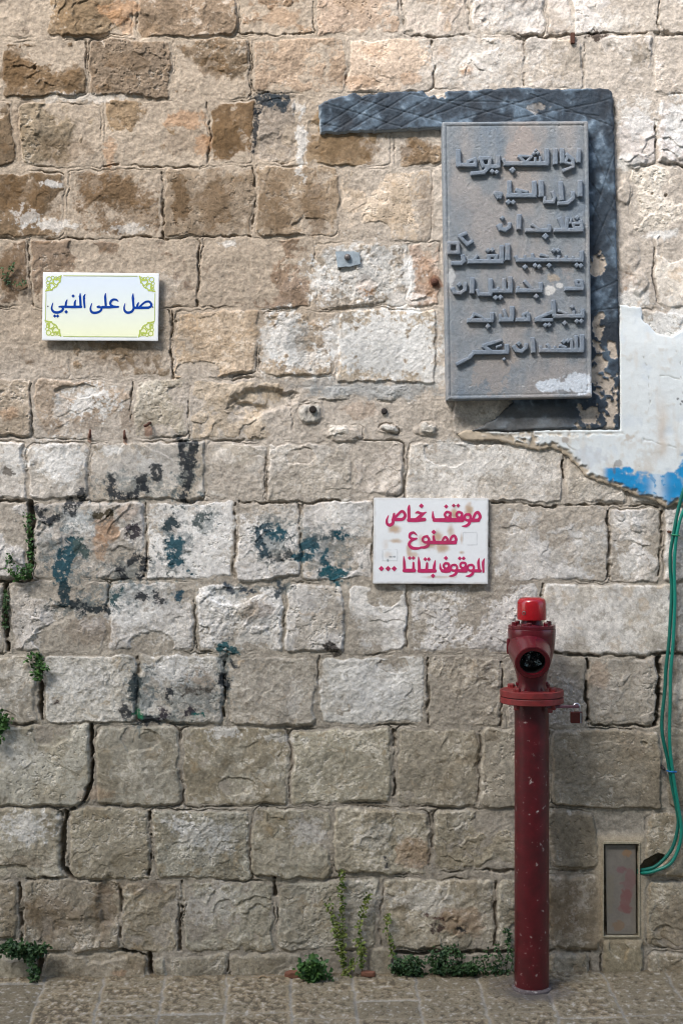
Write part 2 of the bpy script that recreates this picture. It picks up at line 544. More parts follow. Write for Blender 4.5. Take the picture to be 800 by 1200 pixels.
# wide open joints and cracks: polyline, half width, depth
for pts, w, dpt in [
    ([(35, 588), (36, 630), (35, 677)], 3.2, .05), ([(0, 588), (34, 587)], 1.6, .03), ([(7, 684), (7, 762)], 2.6, .05), ([(0, 680), (36, 680)], 2.4, .03),
    ([(47, 768), (47, 806), (48, 842)], 2.4, .045), ([(0, 848), (45, 848)], 1.6, .025), ([(106, 852), (108, 880), (105, 915), (99, 940)], 2.6, .05),
    ([(76, 950), (73, 985), (74, 1018), (85, 1030)], 2.8, .05), ([(99, 940), (82, 947)], 2.4, .03),
    ([(202, 366), (201, 404), (203, 442)], 1.7, .03), ([(231, 280), (233, 318), (230, 358)], 1.6, .03), ([(191, 200), (192, 240), (191, 276)], 1.5, .03),
    ([(34, 285), (36, 330), (38, 358)], 1.4, .02), ([(78, 278), (120, 279), (190, 278), (240, 277), (296, 276)], 1.2, .025), ([(244, 120), (245, 150), (244, 192)], 1.4, .02),
    ([(298, 198), (299, 230), (298, 268)], 1.3, .02), ([(291, 48), (293, 80), (291, 108)], 1.0, .015), ([(280, 38), (320, 41), (366, 38)], 1.2, .02),
    ([(367, 2), (368, 36)], 1.2, .02), ([(120, 195), (180, 195), (240, 194)], 1.0, .02), ([(507, 46), (508, 80), (507, 104)], 1.1, .02), ([(473, 0), (472, 30)], .9, .015),
    ([(549, 0), (550, 36)], 1.0, .015), ([(614, 50), (614, 100)], .9, .015), ([(686, 50), (686, 100)], .9, .015), ([(766, 140), (767, 172)], 2.0, .03), ([(773, 192), (800, 194)], 1.4, .03),
    ([(771, 0), (771, 36)], 1.2, .02), ([(474, 41), (520, 42), (548, 41)], 1.2, .02), ([(605, 40), (640, 42), (700, 39), (770, 38)], 1.4, .02),
    ([(155, 365), (160, 398)], 1.0, .015), ([(154, 448), (154, 490)], 1.2, .02), ([(220, 446), (221, 512)], 1.0, .015), ([(37, 450), (37, 510)], .9, .015),
    ([(170, 592), (171, 640), (170, 676)], 1.1, .02), ([(276, 592), (276, 676)], 1.2, .02), ([(352, 592), (352, 674)], 1.2, .02), ([(312, 520), (312, 586)], .9, .015),
    ([(280, 588), (330, 590), (360, 589), (400, 587)], 1.3, .025), ([(712, 600), (713, 640), (711, 676)], 1.7, .035), ([(774, 600), (774, 640), (771, 672)], 1.5, .03),
    ([(576, 590), (640, 592), (710, 592), (770, 594)], 1.3, .025), ([(572, 600), (573, 640)], 1.1, .02), ([(658, 540), (659, 560)], 1.6, .03), ([(476, 684), (477, 760)], 1.0, .015),
    ([(636, 686), (636, 700)], 1.6, .03), ([(635, 767), (700, 768), (770, 768), (800, 768)], 1.5, .03), ([(687, 772), (687, 812), (688, 846)], 2.0, .04), ([(690, 850), (730, 851), (770, 850)], 1.8, .035),
    ([(772, 772), (772, 830), (768, 848)], 3.0, .05), ([(501, 772), (501, 800), (502, 846)], 1.6, .03), ([(589, 775), (589, 830), (585, 848)], 1.4, .025), ([(372, 768), (372, 800)], 1.2, .02),
    ([(265, 764), (264, 800), (262, 840)], 2.0, .03), ([(160, 770), (160, 846)], 1.4, .02), ([(211, 856), (212, 940)], 1.0, .015), ([(339, 856), (340, 940)], 1.1, .02),
    ([(462, 858), (462, 900), (464, 940)], 2.0, .025), ([(562, 860), (562, 938)], 1.3, .02), ([(640, 855), (642, 940)], 1.6, .03), ([(504, 952), (504, 1016)], 1.6, .025),
    ([(560, 1021), (600, 1022), (700, 1021)], 1.8, .03), ([(400, 946), (470, 946), (560, 946)], 1.2, .02), ([(178, 952), (178, 1000), (174, 1026)], 2.0, .03), ([(294, 952), (294, 1026)], 1.0, .015),
    ([(212, 1036), (213, 1080), (212, 1114)], 2.0, .03), ([(322, 1030), (322, 1050)], 2.4, .04), ([(447, 1032), (447, 1110)], 1.2, .02), ([(580, 1034), (580, 1108)], 1.6, .03),
    ([(22, 1036), (24, 1070), (23, 1100)], 2.0, .03), ([(30, 1031), (80, 1030), (120, 1033)], 1.8, .03), ([(142, 1040), (142, 1100)], 1.6, .03), ([(46, 1120), (46, 1145)], 5.0, .05),
    ([(140, 1116), (170, 1119), (176, 1122)], 2.0, .04), ([(176, 1118), (177, 1138)], 3.0, .05), ([(268, 1118), (267, 1142)], 1.6, .03), ([(462, 1118), (530, 1117), (600, 1116)], 2.5, .03),
    ([(645, 1117), (690, 1116)], 1.5, .025), ([(702, 1030), (704, 1110)], 1.0, .012),
    ([(60, 640), (66, 660), (90, 668)], 0.0, 0.0),
]:
    if w <= 0:
        continue
    sl, dd = seg_dist(pts, 12)
    if pts[0][1] < 570 and w < 2.6:
        w *= 0.72
    w *= 0.8
    m = sst(w * 1.2 + 0.7, w * 0.45, dd * (1 + 0.35 * nC[sl]) + 1.2 * nB[sl]) * (0.2 + 0.8 * sst(-0.22, 0.12, gapf[sl] + 0.25 * (w > 1.8)))
    dpt = dpt * (0.55 if w < 1.6 else 0.85)
    H[sl] = np.minimum(H[sl], H[sl] * (1 - m) + (-dpt) * m)
    q = (m * 0.6)[..., None]
    CW[sl] = CW[sl] * (1 - q) + q * srgb((92, 80, 64))

# chips, hollows and mends: centre, radii, depth (negative is proud)
for (cx, cy, rx, ry, dpt) in [(307, 468, 36, 15, .016), (290, 480, 22, 9, .010), (165, 30, 20, 14, .006), (325, 175, 22, 18, .006), (370, 150, 10, 8, .004), (640, 178, 9, 7, -.004),
                              (765, 228, 1.6, 1.6, .010), (780, 229, 2.2, 1.8, .010), (41, 79, 2.4, 2.4, .01), (745, 188, 12, 9, -.010), (731, 225, 8, 14, -.007), (748, 330, 10, 16, -.008),
                              (737, 300, 12, 20, -.005), (367, 484, 15, 13, -.006), (456, 503, 12, 7, -.007), (500, 503, 13, 8, -.007), (402, 510, 18, 9, -.008), (120, 1120, 22, 10, .008),
                              (96, 1090, 28, 18, .006), (130, 1060, 16, 30, .010), (270, 775, 12, 10, .004), (640, 812, 30, 30, 0), (345, 1098, 14, 9, -.004), (190, 775, 8, 6, .004),
                              (755, 870, 3, 3, .006), (430, 775, 5, 4, .003), (600, 620, 14, 5, .003), (75, 955, 10, 6, .006), (68, 720, 22, 10, .005), (480, 40, 6, 5, .004), (775, 40, 8, 4, .008)]:
    sl, dd = seg_dist([(cx, cy)], max(rx, ry) + 14)
    e = np.hypot((UW[sl] - cx) / rx, (VW[sl] - cy) / ry)
    m = sst(1.15, 0.75, e + 0.35 * nB[sl] + 0.25 * nA[sl])
    H[sl] -= dpt * m

# recess of the little metal door, and the hole the cables go into
dq = np.maximum(np.abs(U - 727) - 20.2 - 0.012 * (V - 1040), np.abs(V - 1042.5) - 54.0) + 0.25 * nC
m = sst(0.8, -0.8, dq)
H = H * (1 - m) + (-0.045) * m
mr_ = sst(16, 3, dq)                                           # mortar collar set smooth round the door
H = np.where(dq > 0.5, H * (1 - 0.85 * mr_) + 0.85 * mr_ * (0.004 + 0.0015 * nB), H)
CW = np.where((dq > 0)[..., None], CW * (1 - (0.8 * mr_)[..., None]) + (0.8 * mr_)[..., None] * srgb((176, 162, 138)) * (1 + 0.25 * nM + 0.15 * nC)[..., None], CW)
sl, dd = seg_dist([(753, 1020), (765, 1012), (771, 1009)], 22)
m = sst(9, 6, dd + 2.5 * nB[sl])
H[sl] = H[sl] * (1 - m) + (-0.05) * m
CW[sl] = CW[sl] * (1 - 0.6 * m[..., None]) + 0.6 * m[..., None] * srgb((96, 84, 68))


def blob(cx, cy, rx, ry, col, amt, soft=0.35, rag=0.9, speck=0.0):
    """a stain with a ragged outline"""
    pad = 1.9
    j0, j1 = np.searchsorted(uc, [cx - rx * pad - 6, cx + rx * pad + 6])
    i0, i1 = np.searchsorted(vc, [cy - ry * pad - 6, cy + ry * pad + 6])
    sl = (slice(i0, i1), slice(j0, j1))
    e = np.hypot((UW[sl] - cx) / rx, (VW[sl] - cy) / ry)
    f = 1.0 - e + rag * (0.75 * nS[sl] + 0.45 * nB[sl]) + (0.35 + 0.9 * speck) * nF[sl]
    m = (sst(0.0, soft, f) * amt)[..., None]
    CW[sl] = CW[sl] * (1 - m) + m * srgb(col) * (1 + 0.18 * nM[sl] + 0.12 * nC[sl])[..., None]


BRN, ORG, WHT, GRY = (100, 78, 52), (168, 128, 92), (216, 215, 211), (154, 155, 153)
for (x, y, rx, ry, a) in [(18, 82, 22, 26, .75), (84, 90, 12, 20, .6), (50, 95, 30, 14, .5), (262, 160, 24, 26, .6), (212, 232, 13, 30, .8), (250, 238, 26, 34, .6), (132, 222, 46, 24, .6), (165, 250, 22, 22, .45),
                          (30, 232, 42, 30, .7), (322, 238, 22, 36, .55), (368, 240, 20, 36, .6), (250, 76, 18, 16, .55), (150, 70, 30, 14, .3), (395, 172, 60, 18, .5), (488, 178, 28, 16, .6),
                          (70, 175, 40, 18, .35), (14, 320, 22, 36, .45), (20, 155, 8, 34, .3), (140, 345, 60, 10, .25), (60, 500, 20, 10, .35), (140, 415, 50, 16, .3), (215, 165, 28, 20, .25),
                          (100, 495, 22, 12, .35), (150, 490, 10, 18, .4), (430, 90, 22, 14, .2), (60, 1075, 40, 30, .35), (120, 1070, 16, 40, .4), (700, 1070, 60, 40, .2), (230, 800, 26, 18, .45), (110, 740, 40, 18, .3),
                          (300, 715, 26, 14, .4), (150, 1040, 60, 9, .35), (30, 1010, 40, 8, .3), (500, 240, 12, 40, .3), (740, 870, 26, 24, .2), (660, 1060, 20, 50, .25), (790, 1080, 20, 50, .25)]:
    blob(x, y, rx, ry, BRN, a)
for (x, y, rx, ry, a) in [(140, 12, 26, 18, .6), (150, 30, 10, 12, .4), (218, 140, 26, 12, .55), (238, 172, 10, 16, .5), (130, 180, 10, 18, .45), (545, 82, 12, 8, .6), (480, 92, 14, 10, .4), (440, 60, 22, 10, .3), (420, 95, 26, 10, .3),
                          (430, 338, 11, 14, .8), (380, 336, 6, 7, .5), (125, 618, 18, 22, .6), (118, 640, 10, 20, .45), (10, 485, 14, 10, .4), (150, 600, 16, 12, .3), (498, 320, 14, 24, .35), (735, 330, 10, 20, .4),
                          (480, 1000, 24, 20, .3), (540, 1080, 30, 20, .3), (420, 480, 22, 10, .2), (520, 60, 12, 12, .25), (330, 20, 26, 16, .35), (110, 930, 24, 10, .2), (700, 790, 16, 20, .2), (505, 345, 9, 12, .4), (140, 1142, 12, 6, .4)]:
    blob(x, y, rx, ry, ORG, a)
for (x, y, rx, ry, a, sp) in [(452, 405, 70, 46, .9, .6), (488, 410, 26, 44, .95, .5), (400, 400, 30, 36, .5, 1.0), (360, 420, 40, 16, .5, 1.0), (505, 440, 30, 14, .7, .8), (335, 395, 24, 38, .7, .7), (430, 455, 70, 8, .4, 1.2), (470, 350, 40, 12, .5, 1.0), (312, 400, 9, 34, .5, .4), (425, 318, 56, 34, .6, 1.0), (375, 330, 14, 26, .6, .8), (476, 315, 6, 36, .8, .3), (480, 332, 5, 26, .8, .3),
                              (108, 470, 30, 20, .75, 1.5), (74, 480, 14, 20, .4, 1.6), (15, 540, 20, 18, .5, 1.3), (70, 540, 32, 26, .7, 1.2), (128, 528, 16, 7, .7, .6), (175, 545, 16, 18, .4, 1.0), (95, 612, 18, 20, .8, 1.5), (75, 655, 16, 22, .6, 1.8),
                              (222, 612, 46, 24, .55, .9), (230, 655, 40, 20, .35, .9), (150, 712, 40, 26, .5, 1.5), (262, 700, 32, 18, .6, .9), (300, 750, 30, 12, .4, 1.0), (200, 785, 44, 18, .6, 1.2), (170, 830, 20, 14, .4, 1.4), (90, 800, 44, 22, .35, 1.2),
                              (435, 805, 58, 34, .5, .5), (325, 615, 40, 20, .35, 1.0), (410, 605, 26, 20, .45, .8), (30, 970, 34, 18, .5, 1.6), (210, 965, 18, 12, .5, .9), (240, 980, 40, 24, .3, 1.0), (265, 860, 26, 8, .5, 1.2),
                              (352, 170, 8, 40, .6, .6), (345, 125, 10, 8, .4, .8), (270, 285, 14, 5, .5, .8), (100, 115, 60, 6, .3, 1.0), (60, 262, 26, 7, .45, 1.5), (30, 255, 22, 10, .4, 1.6), (62, 216, 12, 6, .6, .8), (150, 268, 22, 6, .4, 1.2),
                              (560, 70, 60, 30, .3, 1.2), (745, 140, 24, 22, .5, 1.0), (790, 150, 22, 36, .7, .7), (735, 190, 20, 10, .6, .3), (712, 260, 30, 60, .0, .5), (555, 540, 70, 24, .4, .8), (530, 525, 30, 8, .4, .8), (690, 640, 30, 26, .25, 1.0),
                              (735, 660, 16, 20, .5, .9), (735, 610, 18, 12, .35, .9), (620, 700, 16, 12, .2, 1.0), (330, 865, 26, 6, .4, 1.2), (190, 335, 22, 16, .15, .8), (775, 275, 26, 6, .7, .3), (345, 820, 12, 22, .2, 1.0), (20, 885, 30, 24, .25, 1.2),
                              (700, 25, 40, 18, .25, .8), (600, 20, 36, 14, .3, .8), (540, 960, 10, 30, .15, 1.0), (360, 975, 26, 18, .3, 1.0), (440, 980, 30, 18, .2, 1.1), (420, 1060, 26, 30, .2, 1.1), (250, 1060, 36, 24, .25, 1.2), (500, 1055, 40, 16, .3, 1.1)]:
    blob(x, y, rx, ry, WHT, a, speck=sp)
for (x, y, rx, ry, a) in [(430, 458, 90, 10, .75), (380, 450, 40, 12, .5), (350, 402, 16, 30, .55), (400, 300, 34, 16, .4), (445, 300, 14, 14, .5), (432, 320, 16, 10, .4), (150, 550, 26, 24, .4), (190, 545, 40, 26, .3), (440, 820, 40, 18, .25), (250, 980, 30, 22, .3), (440, 420, 40, 26, .4)]:
    blob(x, y, rx, ry, GRY, a)

for (x, y, rx, ry, a, sp) in [(90, 606, 50, 12, .45, 1.8), (82, 656, 26, 30, .5, 1.8), (100, 712, 44, 10, .5, 1.8), (150, 670, 34, 18, .45, 1.9), (160, 570, 46, 18, .45, 1.7), (218, 548, 14, 40, .5, 1.5), (205, 640, 18, 34, .5, 1.8), (240, 610, 14, 16, .45, 1.9),
                              (318, 634, 26, 26, .5, 1.8), (376, 642, 40, 26, .45, 1.8), (390, 672, 20, 12, .5, 1.6), (150, 696, 60, 12, .4, 1.9), (275, 690, 26, 8, .45, 1.8), (164, 815, 16, 36, .5, 1.7), (225, 815, 40, 20, .4, 1.9), (263, 785, 10, 34, .5, 1.6), (190, 842, 36, 8, .5, 1.8), (330, 690, 12, 8, .5, 1.7), (50, 640, 14, 30, .3, 1.9)]:
    blob(x, y, rx, ry, (84, 98, 100), min(a * 1.2, .7), speck=sp)
for (x, y, rx, ry, a, sp) in [(740, 352, 26, 14, .6, 1.0), (775, 380, 30, 18, .7, 1.2), (800, 372, 26, 20, .7, 1.2), (735, 330, 12, 16, .35, 1.2)]:
    blob(x, y, rx, ry, WHT, a, speck=sp)
BLK, TEA = (40, 44, 48), (24, 70, 82)
# remains of old spray lettering and splashes: polyline, half width, colour
for pts, w, c in [
    ([(300, 116), (318, 118), (333, 117)], 5.5, (46, 54, 60)), ([(318, 120), (330, 124)], 5, (46, 54, 60)), ([(302, 126), (301, 150), (300, 180)], 2.2, BLK), ([(302, 130), (306, 122)], 3, BLK),
    ([(212, 518), (213, 535), (214, 550)], 4.0, BLK), ([(226, 521), (222, 548), (220, 562)], 4.2, BLK), ([(218, 568), (216, 584)], 3.4, BLK), ([(184, 550), (185, 558)], 5.2, BLK),
    ([(166, 560), (166, 568)], 5.0, BLK), ([(173, 574), (168, 570)], 3.2, BLK), ([(131, 563), (130, 575), (140, 582), (158, 580)], 4.0, BLK), ([(96, 575), (94, 588)], 4, BLK),
    ([(43, 596), (56, 607), (69, 606)], 4.2, BLK), ([(83, 588), (89, 600)], 4.4, BLK), ([(115, 603), (130, 599)], 3.2, (56, 48, 30)), ([(85, 640), (76, 656), (70, 676)], 8, TEA), ([(92, 640), (98, 646)], 5, (70, 86, 84)),
    ([(155, 619), (157, 625)], 5, (50, 44, 52)), ([(140, 668), (143, 676)], 4.2, BLK), ([(168, 658), (166, 674)], 4.2, BLK), ([(152, 660), (160, 654)], 3, BLK), ([(200, 610), (202, 616)], 5.6, (38, 56, 62)), ([(204, 636), (205, 656)], 6.4, TEA),
    ([(218, 662), (222, 668)], 3, TEA), ([(232, 612), (240, 606)], 4.4, (74, 84, 84)), ([(76, 690), (78, 706)], 6, (26, 52, 60)), ([(88, 709), (102, 715), (127, 714)], 4.6, (34, 42, 46)), ([(138, 690), (132, 704)], 3.4, (34, 66, 70)),
    ([(164, 698), (170, 702)], 3.6, BLK), ([(185, 699), (188, 704)], 3.4, BLK), ([(212, 698), (212, 702)], 4, (20, 62, 78)),
    ([(327, 626), (318, 622)], 5.5, TEA), ([(314, 618), (304, 622), (303, 634), (311, 645), (314, 650)], 4.2, (40, 62, 72)), ([(318, 654), (326, 654), (338, 648)], 3.6, (62, 66, 66)), ([(350, 652), (358, 645), (367, 638)], 6.4, TEA),
    ([(370, 634), (384, 628), (398, 624)], 2.8, (62, 78, 82)), ([(400, 625)], 4.4, TEA), ([(378, 656), (380, 660)], 4, TEA), ([(383, 668), (396, 676)], 7, (20, 78, 88)), ([(382, 650), (381, 644)], 2.2, TEA),
    ([(265, 684), (268, 690)], 3.4, (50, 60, 70)), ([(283, 690), (292, 693)], 3, (50, 60, 70)), ([(322, 696), (328, 688)], 3.6, (60, 70, 76)), ([(386, 756), (394, 762)], 4.6, (56, 50, 46)),
    ([(262, 760), (270, 762)], 5.6, (24, 72, 78)), ([(273, 778), (276, 782)], 2.6, BLK), ([(262, 794), (264, 800)], 5, BLK), ([(158, 794), (158, 814)], 4.6, (52, 62, 64)), ([(147, 830), (149, 835)], 5, BLK), ([(163, 843), (181, 846)], 4.2, BLK),
    ([(192, 835), (194, 838)], 4.2, (48, 42, 50)), ([(198, 808), (199, 816)], 3.4, BLK), ([(223, 828), (224, 834)], 3.6, (48, 42, 50)), ([(217, 814), (232, 808), (246, 806)], 2, (70, 66, 60)), ([(230, 838), (238, 836)], 2.0, (30, 110, 104)),
    ([(163, 832), (162, 838)], 2.4, (36, 100, 70)), ([(68, 822)], 2.6, (80, 70, 64)), ([(505, 1090), (512, 1080), (516, 1088)], 2.2, (64, 52, 48)), ([(538, 1088), (544, 1090)], 1.6, BLK), ([(452, 1006), (454, 1011)], 1.6, BLK),
    ([(500, 1072), (520, 1076)], 1.4, (84, 64, 56)), ([(690, 40), (705, 42)], 3, (64, 52, 44)), ([(10, 548), (12, 556)], 3, (110, 104, 96)),
]:
    sl, dd = seg_dist(pts, 16)
    f = np.minimum(w * 1.4 - 0.2 - dd + 4 * nB[sl], 3.0) - 0.3 + 10 * nF[sl]
    m = (np.maximum(sst(-0.4, 1.4, f) * 0.93, 0.28 * sst(-4, 1, f)))[..., None]
    CW[sl] = CW[sl] * (1 - m) + m * srgb(c)
# porous specks in the mortar at the top right, rust run under the bolt
pm = sst(0.50, 0.58, fbm(U, V, 4.2, 2, 97) - 0.5 * (1 - (sst(690, 720, U) * sst(135, 110, V) * sst(95, 104, V) + sst(730, 760, U) * sst(60, 30, V) * 0.7)))
CW = CW * (1 - 0.7 * pm[..., None]) + 0.7 * pm[..., None] * srgb((70, 56, 50))
for x, y, rx, ry in [(508, 332, 8, 9), (175, 504, 5, 8), (146, 516, 3, 6), (105, 515, 3, 7)]:
    blob(x, y, rx, ry, (120, 76, 50), .6)
# green algae low in the joints
al = sst(0.15, 0.5, fbm(U, V, 70, 3, 101) + 0.25 * nC - 0.35) * sst(1060, 1130, V) * 0.45
CW = CW * (1 - al[..., None]) + al[..., None] * srgb((92, 92, 62))
CW = np.clip(CW, 0.012, 0.80)

# fold the rim of the sheet back so that the wall has its thickness
co = np.empty((NV + 2, NU + 2, 3), dtype=np.float32)
co[1:-1, 1:-1, 0] = PX(U)
co[1:-1, 1:-1, 1] = -H
co[1:-1, 1:-1, 2] = PZ(V)
for a, b in ((0, 1), (-1, -2)):
    co[a, :, :] = co[b, :, :]
    co[a, :, 1] = 0.6
for a, b in ((0, 1), (-1, -2)):
    co[:, a, :] = co[:, b, :]
    co[:, a, 1] = 0.6
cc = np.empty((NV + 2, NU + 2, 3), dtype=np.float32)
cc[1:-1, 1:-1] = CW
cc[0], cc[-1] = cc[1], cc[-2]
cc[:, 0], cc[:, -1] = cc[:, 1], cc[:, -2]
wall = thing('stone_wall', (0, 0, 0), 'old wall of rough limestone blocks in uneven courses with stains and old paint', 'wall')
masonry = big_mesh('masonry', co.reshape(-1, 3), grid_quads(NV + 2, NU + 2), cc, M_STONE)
adopt(masonry, wall)


def wall_h(u, v):
    i = min(max(int(np.searchsorted(vc, v)), 0), NV - 1)
    j = min(max(int(np.searchsorted(uc, u)), 0), NU - 1)
    return float(H[i, j])


# ------------------------------------------------------------------ outlines turned into solid slabs
def slab(name, us, vs, F, top, back, material, parent=None, cols=None, smooth=True, close_back=False):
    """solid piece standing on the wall: F < 0 inside, top = height of its face, back = height of its rear"""
    m, n = F.shape
    top = np.broadcast_to(np.asarray(top, dtype=np.float32), F.shape)
    ins = F < 0
    idx = -np.ones(F.shape, dtype=np.int64)
    verts, vcol, faces, sm = [], [], [], []
    ii, jj = np.nonzero(ins)
    idx[ii, jj] = np.arange(len(ii))
    xs, zs = PX(us), PZ(vs)
    for a, b in zip(ii, jj):
        verts.append((xs[b], -top[a, b], zs[a]))
    if cols is not None:
        vcol = [tuple(c) for c in cols[ii, jj]]
    cnt = ins[:-1, :-1].astype(int) + ins[1:, :-1] + ins[1:, 1:] + ins[:-1, 1:]
    fa, fb = np.nonzero(cnt == 4)
    for a, b in zip(fa, fb):
        faces.append((idx[a, b], idx[a + 1, b], idx[a + 1, b + 1], idx[a, b + 1]))
        sm.append(smooth)
    cache = {}
    segs = []

    def cut(a, b, c, d):
        key = (a, b, c, d) if (a, b) < (c, d) else (c, d, a, b)
        if key in cache:
            return cache[key]
        f0, f1 = F[a, b], F[c, d]
        t = min(max(f0 / (f0 - f1), 0.02), 0.98)
        verts.append((xs[b] + t * (xs[d] - xs[b]), -(top[a, b] + t * (top[c, d] - top[a, b])), zs[a] + t * (zs[c] - zs[a])))
        if cols is not None:
            vcol.append(tuple(cols[a, b] + t * (cols[c, d] - cols[a, b])))
        cache[key] = len(verts) - 1
        return cache[key]
    ba, bb = np.nonzero((cnt > 0) & (cnt < 4))
    for a, b in zip(ba, bb):
        cs = [(a, b), (a + 1, b), (a + 1, b + 1), (a, b + 1)]
        poly, ex = [], []
        for q in range(4):
            p0, p1 = cs[q], cs[(q + 1) % 4]
            if ins[p0]:
                poly.append(int(idx[p0]))
            if ins[p0] != ins[p1]:
                k_ = cut(*p0, *p1)
                poly.append(k_)
                ex.append((k_, bool(ins[p0])))
        if len(poly) >= 3:
            faces.append(tuple(poly))
            sm.append(smooth)
        for q in range(len(ex)):
            if ex[q][1]:
                segs.append((ex[q][0], ex[(q + 1) % len(ex)][0]))
    dupc = {}

    def dup(k_, rear):
        kk = (k_, rear)
        if kk not in dupc:
            x, y, z = verts[k_]
            verts.append((x, -back if rear else y, z))
            if cols is not None:
                vcol.append(vcol[k_])
            dupc[kk] = len(verts) - 1
        return dupc[kk]
    for a, b in segs:
        faces.append((dup(b, False), dup(a, False), dup(a, True), dup(b, True)))
        sm.append(True)
    me = bpy.data.meshes.new(name)
    me.from_pydata(verts, [], [tuple(int(i) for i in f) for f in faces])
    me.polygons.foreach_set('use_smooth', sm)
    me.materials.append(material)
    if cols is not None:
        at = me.color_attributes.new('Col', 'FLOAT_COLOR', 'POINT')
        rgba = np.ones((len(verts), 4), dtype=np.float32)
        rgba[:, :3] = np.array(vcol, dtype=np.float32)
        at.data.foreach_set('color', rgba.ravel())
    me.update()
    return adopt(link(bpy.data.objects.new(name, me)), parent)


def grid(x0, x1, y0, y1, st):
    us, vs = np.arange(x0, x1 + st, st), np.arange(y0, y1 + st, st)
    return us, vs, us[None, :].astype(np.float32), vs[:, None].astype(np.float32)


def poly_sdf(u, v, pts):
    u, v = np.broadcast_arrays(u, v)
    best = np.full(u.shape, 1e9)
    inside = np.zeros(u.shape, dtype=bool)
    p = np.array(pts, dtype=np.float64)
    for a, b in zip(p, np.roll(p, -1, 0)):
        ab = b - a
        t = np.clip(((u - a[0]) * ab[0] + (v - a[1]) * ab[1]) / max(ab @ ab, 1e-9), 0, 1)
        best = np.minimum(best, np.hypot(u - a[0] - t * ab[0], v - a[1] - t * ab[1]))
        c = ((a[1] > v) != (b[1] > v))
        with np.errstate(divide='ignore', invalid='ignore'):
            xx = a[0] + (v - a[1]) / (b[1] - a[1] if b[1] != a[1] else 1e-9) * ab[0]
        inside ^= c & (u < xx)
    return np.where(inside, -best, best)


def catmull(pts, ws, n=6):
    p = [np.array(q, dtype=float) for q in pts]
    if len(p) < 3:
        return p, list(ws)
    out, wo = [], []
    for i in range(len(p) - 1):
        p0, p1, p2, p3 = p[max(i - 1, 0)], p[i], p[i + 1], p[min(i + 2, len(p) - 1)]
        for t in np.linspace(0, 1, n, endpoint=False):
            out.append(0.5 * (2 * p1 + (p2 - p0) * t + (2 * p0 - 5 * p1 + 4 * p2 - p3) * t * t + (3 * p1 - p0 - 3 * p2 + p3) * t ** 3))
            wo.append(ws[i] + (ws[i + 1] - ws[i]) * t)
    out.append(p[-1])
    wo.append(ws[-1])
    return out, wo


def strokes_sdf(us, vs, items, org, sc):
    """items: ('r', pts, widths) pen strokes, ('s', pts, width) square ended bars, ('d', (x, y), size) lozenges"""
    F = np.full((len(vs), len(us)), 4.0, dtype=np.float32)

    def win(x0, x1, y0, y1):
        j0, j1 = np.searchsorted(us, [x0, x1])
        i0, i1 = np.searchsorted(vs, [y0, y1])
        return (slice(i0, i1), slice(j0, j1))
    for it in items:
        kd = it[0]
        if kd == 'd':
            x, y = org[0] + it[1][0] / sc, org[1] + it[1][1] / sc
            s = it[2] / sc
            w = win(x - s - 3, x + s + 3, y - s - 3, y + s + 3)
            uu, vv = us[None, w[1]] - x, vs[w[0], None] - y
            F[w] = np.minimum(F[w], (np.abs(uu) + np.abs(vv) - s) * 0.75)
            continue
        pts = [(org[0] + a / sc, org[1] + b / sc) for a, b in it[1]]
        if kd == 'r':
            ws = it[2] if isinstance(it[2], (list, tuple)) else [it[2]] * len(pts)
            pts, ws = catmull(pts, [q / sc / 2 for q in ws])
        else:
            ws = [it[2] / sc / 2] * len(pts)
        for (a, b, wa, wb) in zip(pts[:-1], pts[1:], ws[:-1], ws[1:]):
            r = max(wa, wb) + 2.5
            w = win(min(a[0], b[0]) - r, max(a[0], b[0]) + r, min(a[1], b[1]) - r, max(a[1], b[1]) + r)
            uu, vv = us[None, w[1]] - a[0], vs[w[0], None] - a[1]
            dx, dy = b[0] - a[0], b[1] - a[1]
            ln = math.hypot(dx, dy) or 1e-6
            al_, pe = (uu * dx + vv * dy) / ln, (-uu * dy + vv * dx) / ln
            if kd == 'r':
                t = np.clip(al_ / ln, 0, 1)
                dd = np.hypot(al_ - t * ln, pe) - (wa + (wb - wa) * t)
            else:
                dd = np.maximum(np.abs(al_ - ln / 2) - ln / 2 - wa * 0.7, np.abs(pe) - wa)
            F[w] = np.minimum(F[w], dd)
    return F


# ------------------------------------------------------------------ unseen block added across the alley; its roof edge shades the foot of the wall
SHADE_Y, SHADE_H = -7.5, 10.9
M_SHADE = paint('rendered_stone', (176, 168, 152), rough=0.9, var=0.2, scale=3.0, bump=0.3)
shade_block = thing('shade_block', (0, SHADE_Y, 0), 'tall plain stone block added unseen behind the viewer to shade the wall foot', 'shade_block')


def shade_box(name, x0, x1, y0, y1, z0, z1, m):
    v_ = [(x, y, z) for x in (x0, x1) for y in (y0, y1) for z in (z0, z1)]
    return mesh_obj(name, v_, [(0, 1, 3, 2), (4, 6, 7, 5), (0, 4, 5, 1), (2, 3, 7, 6), (0, 2, 6, 4), (1, 5, 7, 3)], m, shade_block)


shade_box('wall', -14, 9, SHADE_Y - 8, SHADE_Y, -0.1, SHADE_H - 0.25, M_SHADE)
shade_box('cornice', -14.1, 9.1, SHADE_Y - 8.1, SHADE_Y + 0.18, SHADE_H - 0.245, SHADE_H, M_SHADE)
M_SHUT = paint('green_shutter', (62, 92, 84), rough=0.6)
for wz in (1.2, 4.4, 7.2):
    for wx_ in (-11, -7.5, -4, -0.5, 3, 6.5):
        shade_box('window', wx_ - .5, wx_ + .5, SHADE_Y + .003, SHADE_Y + .06, wz, wz + 1.5, M_SHUT)

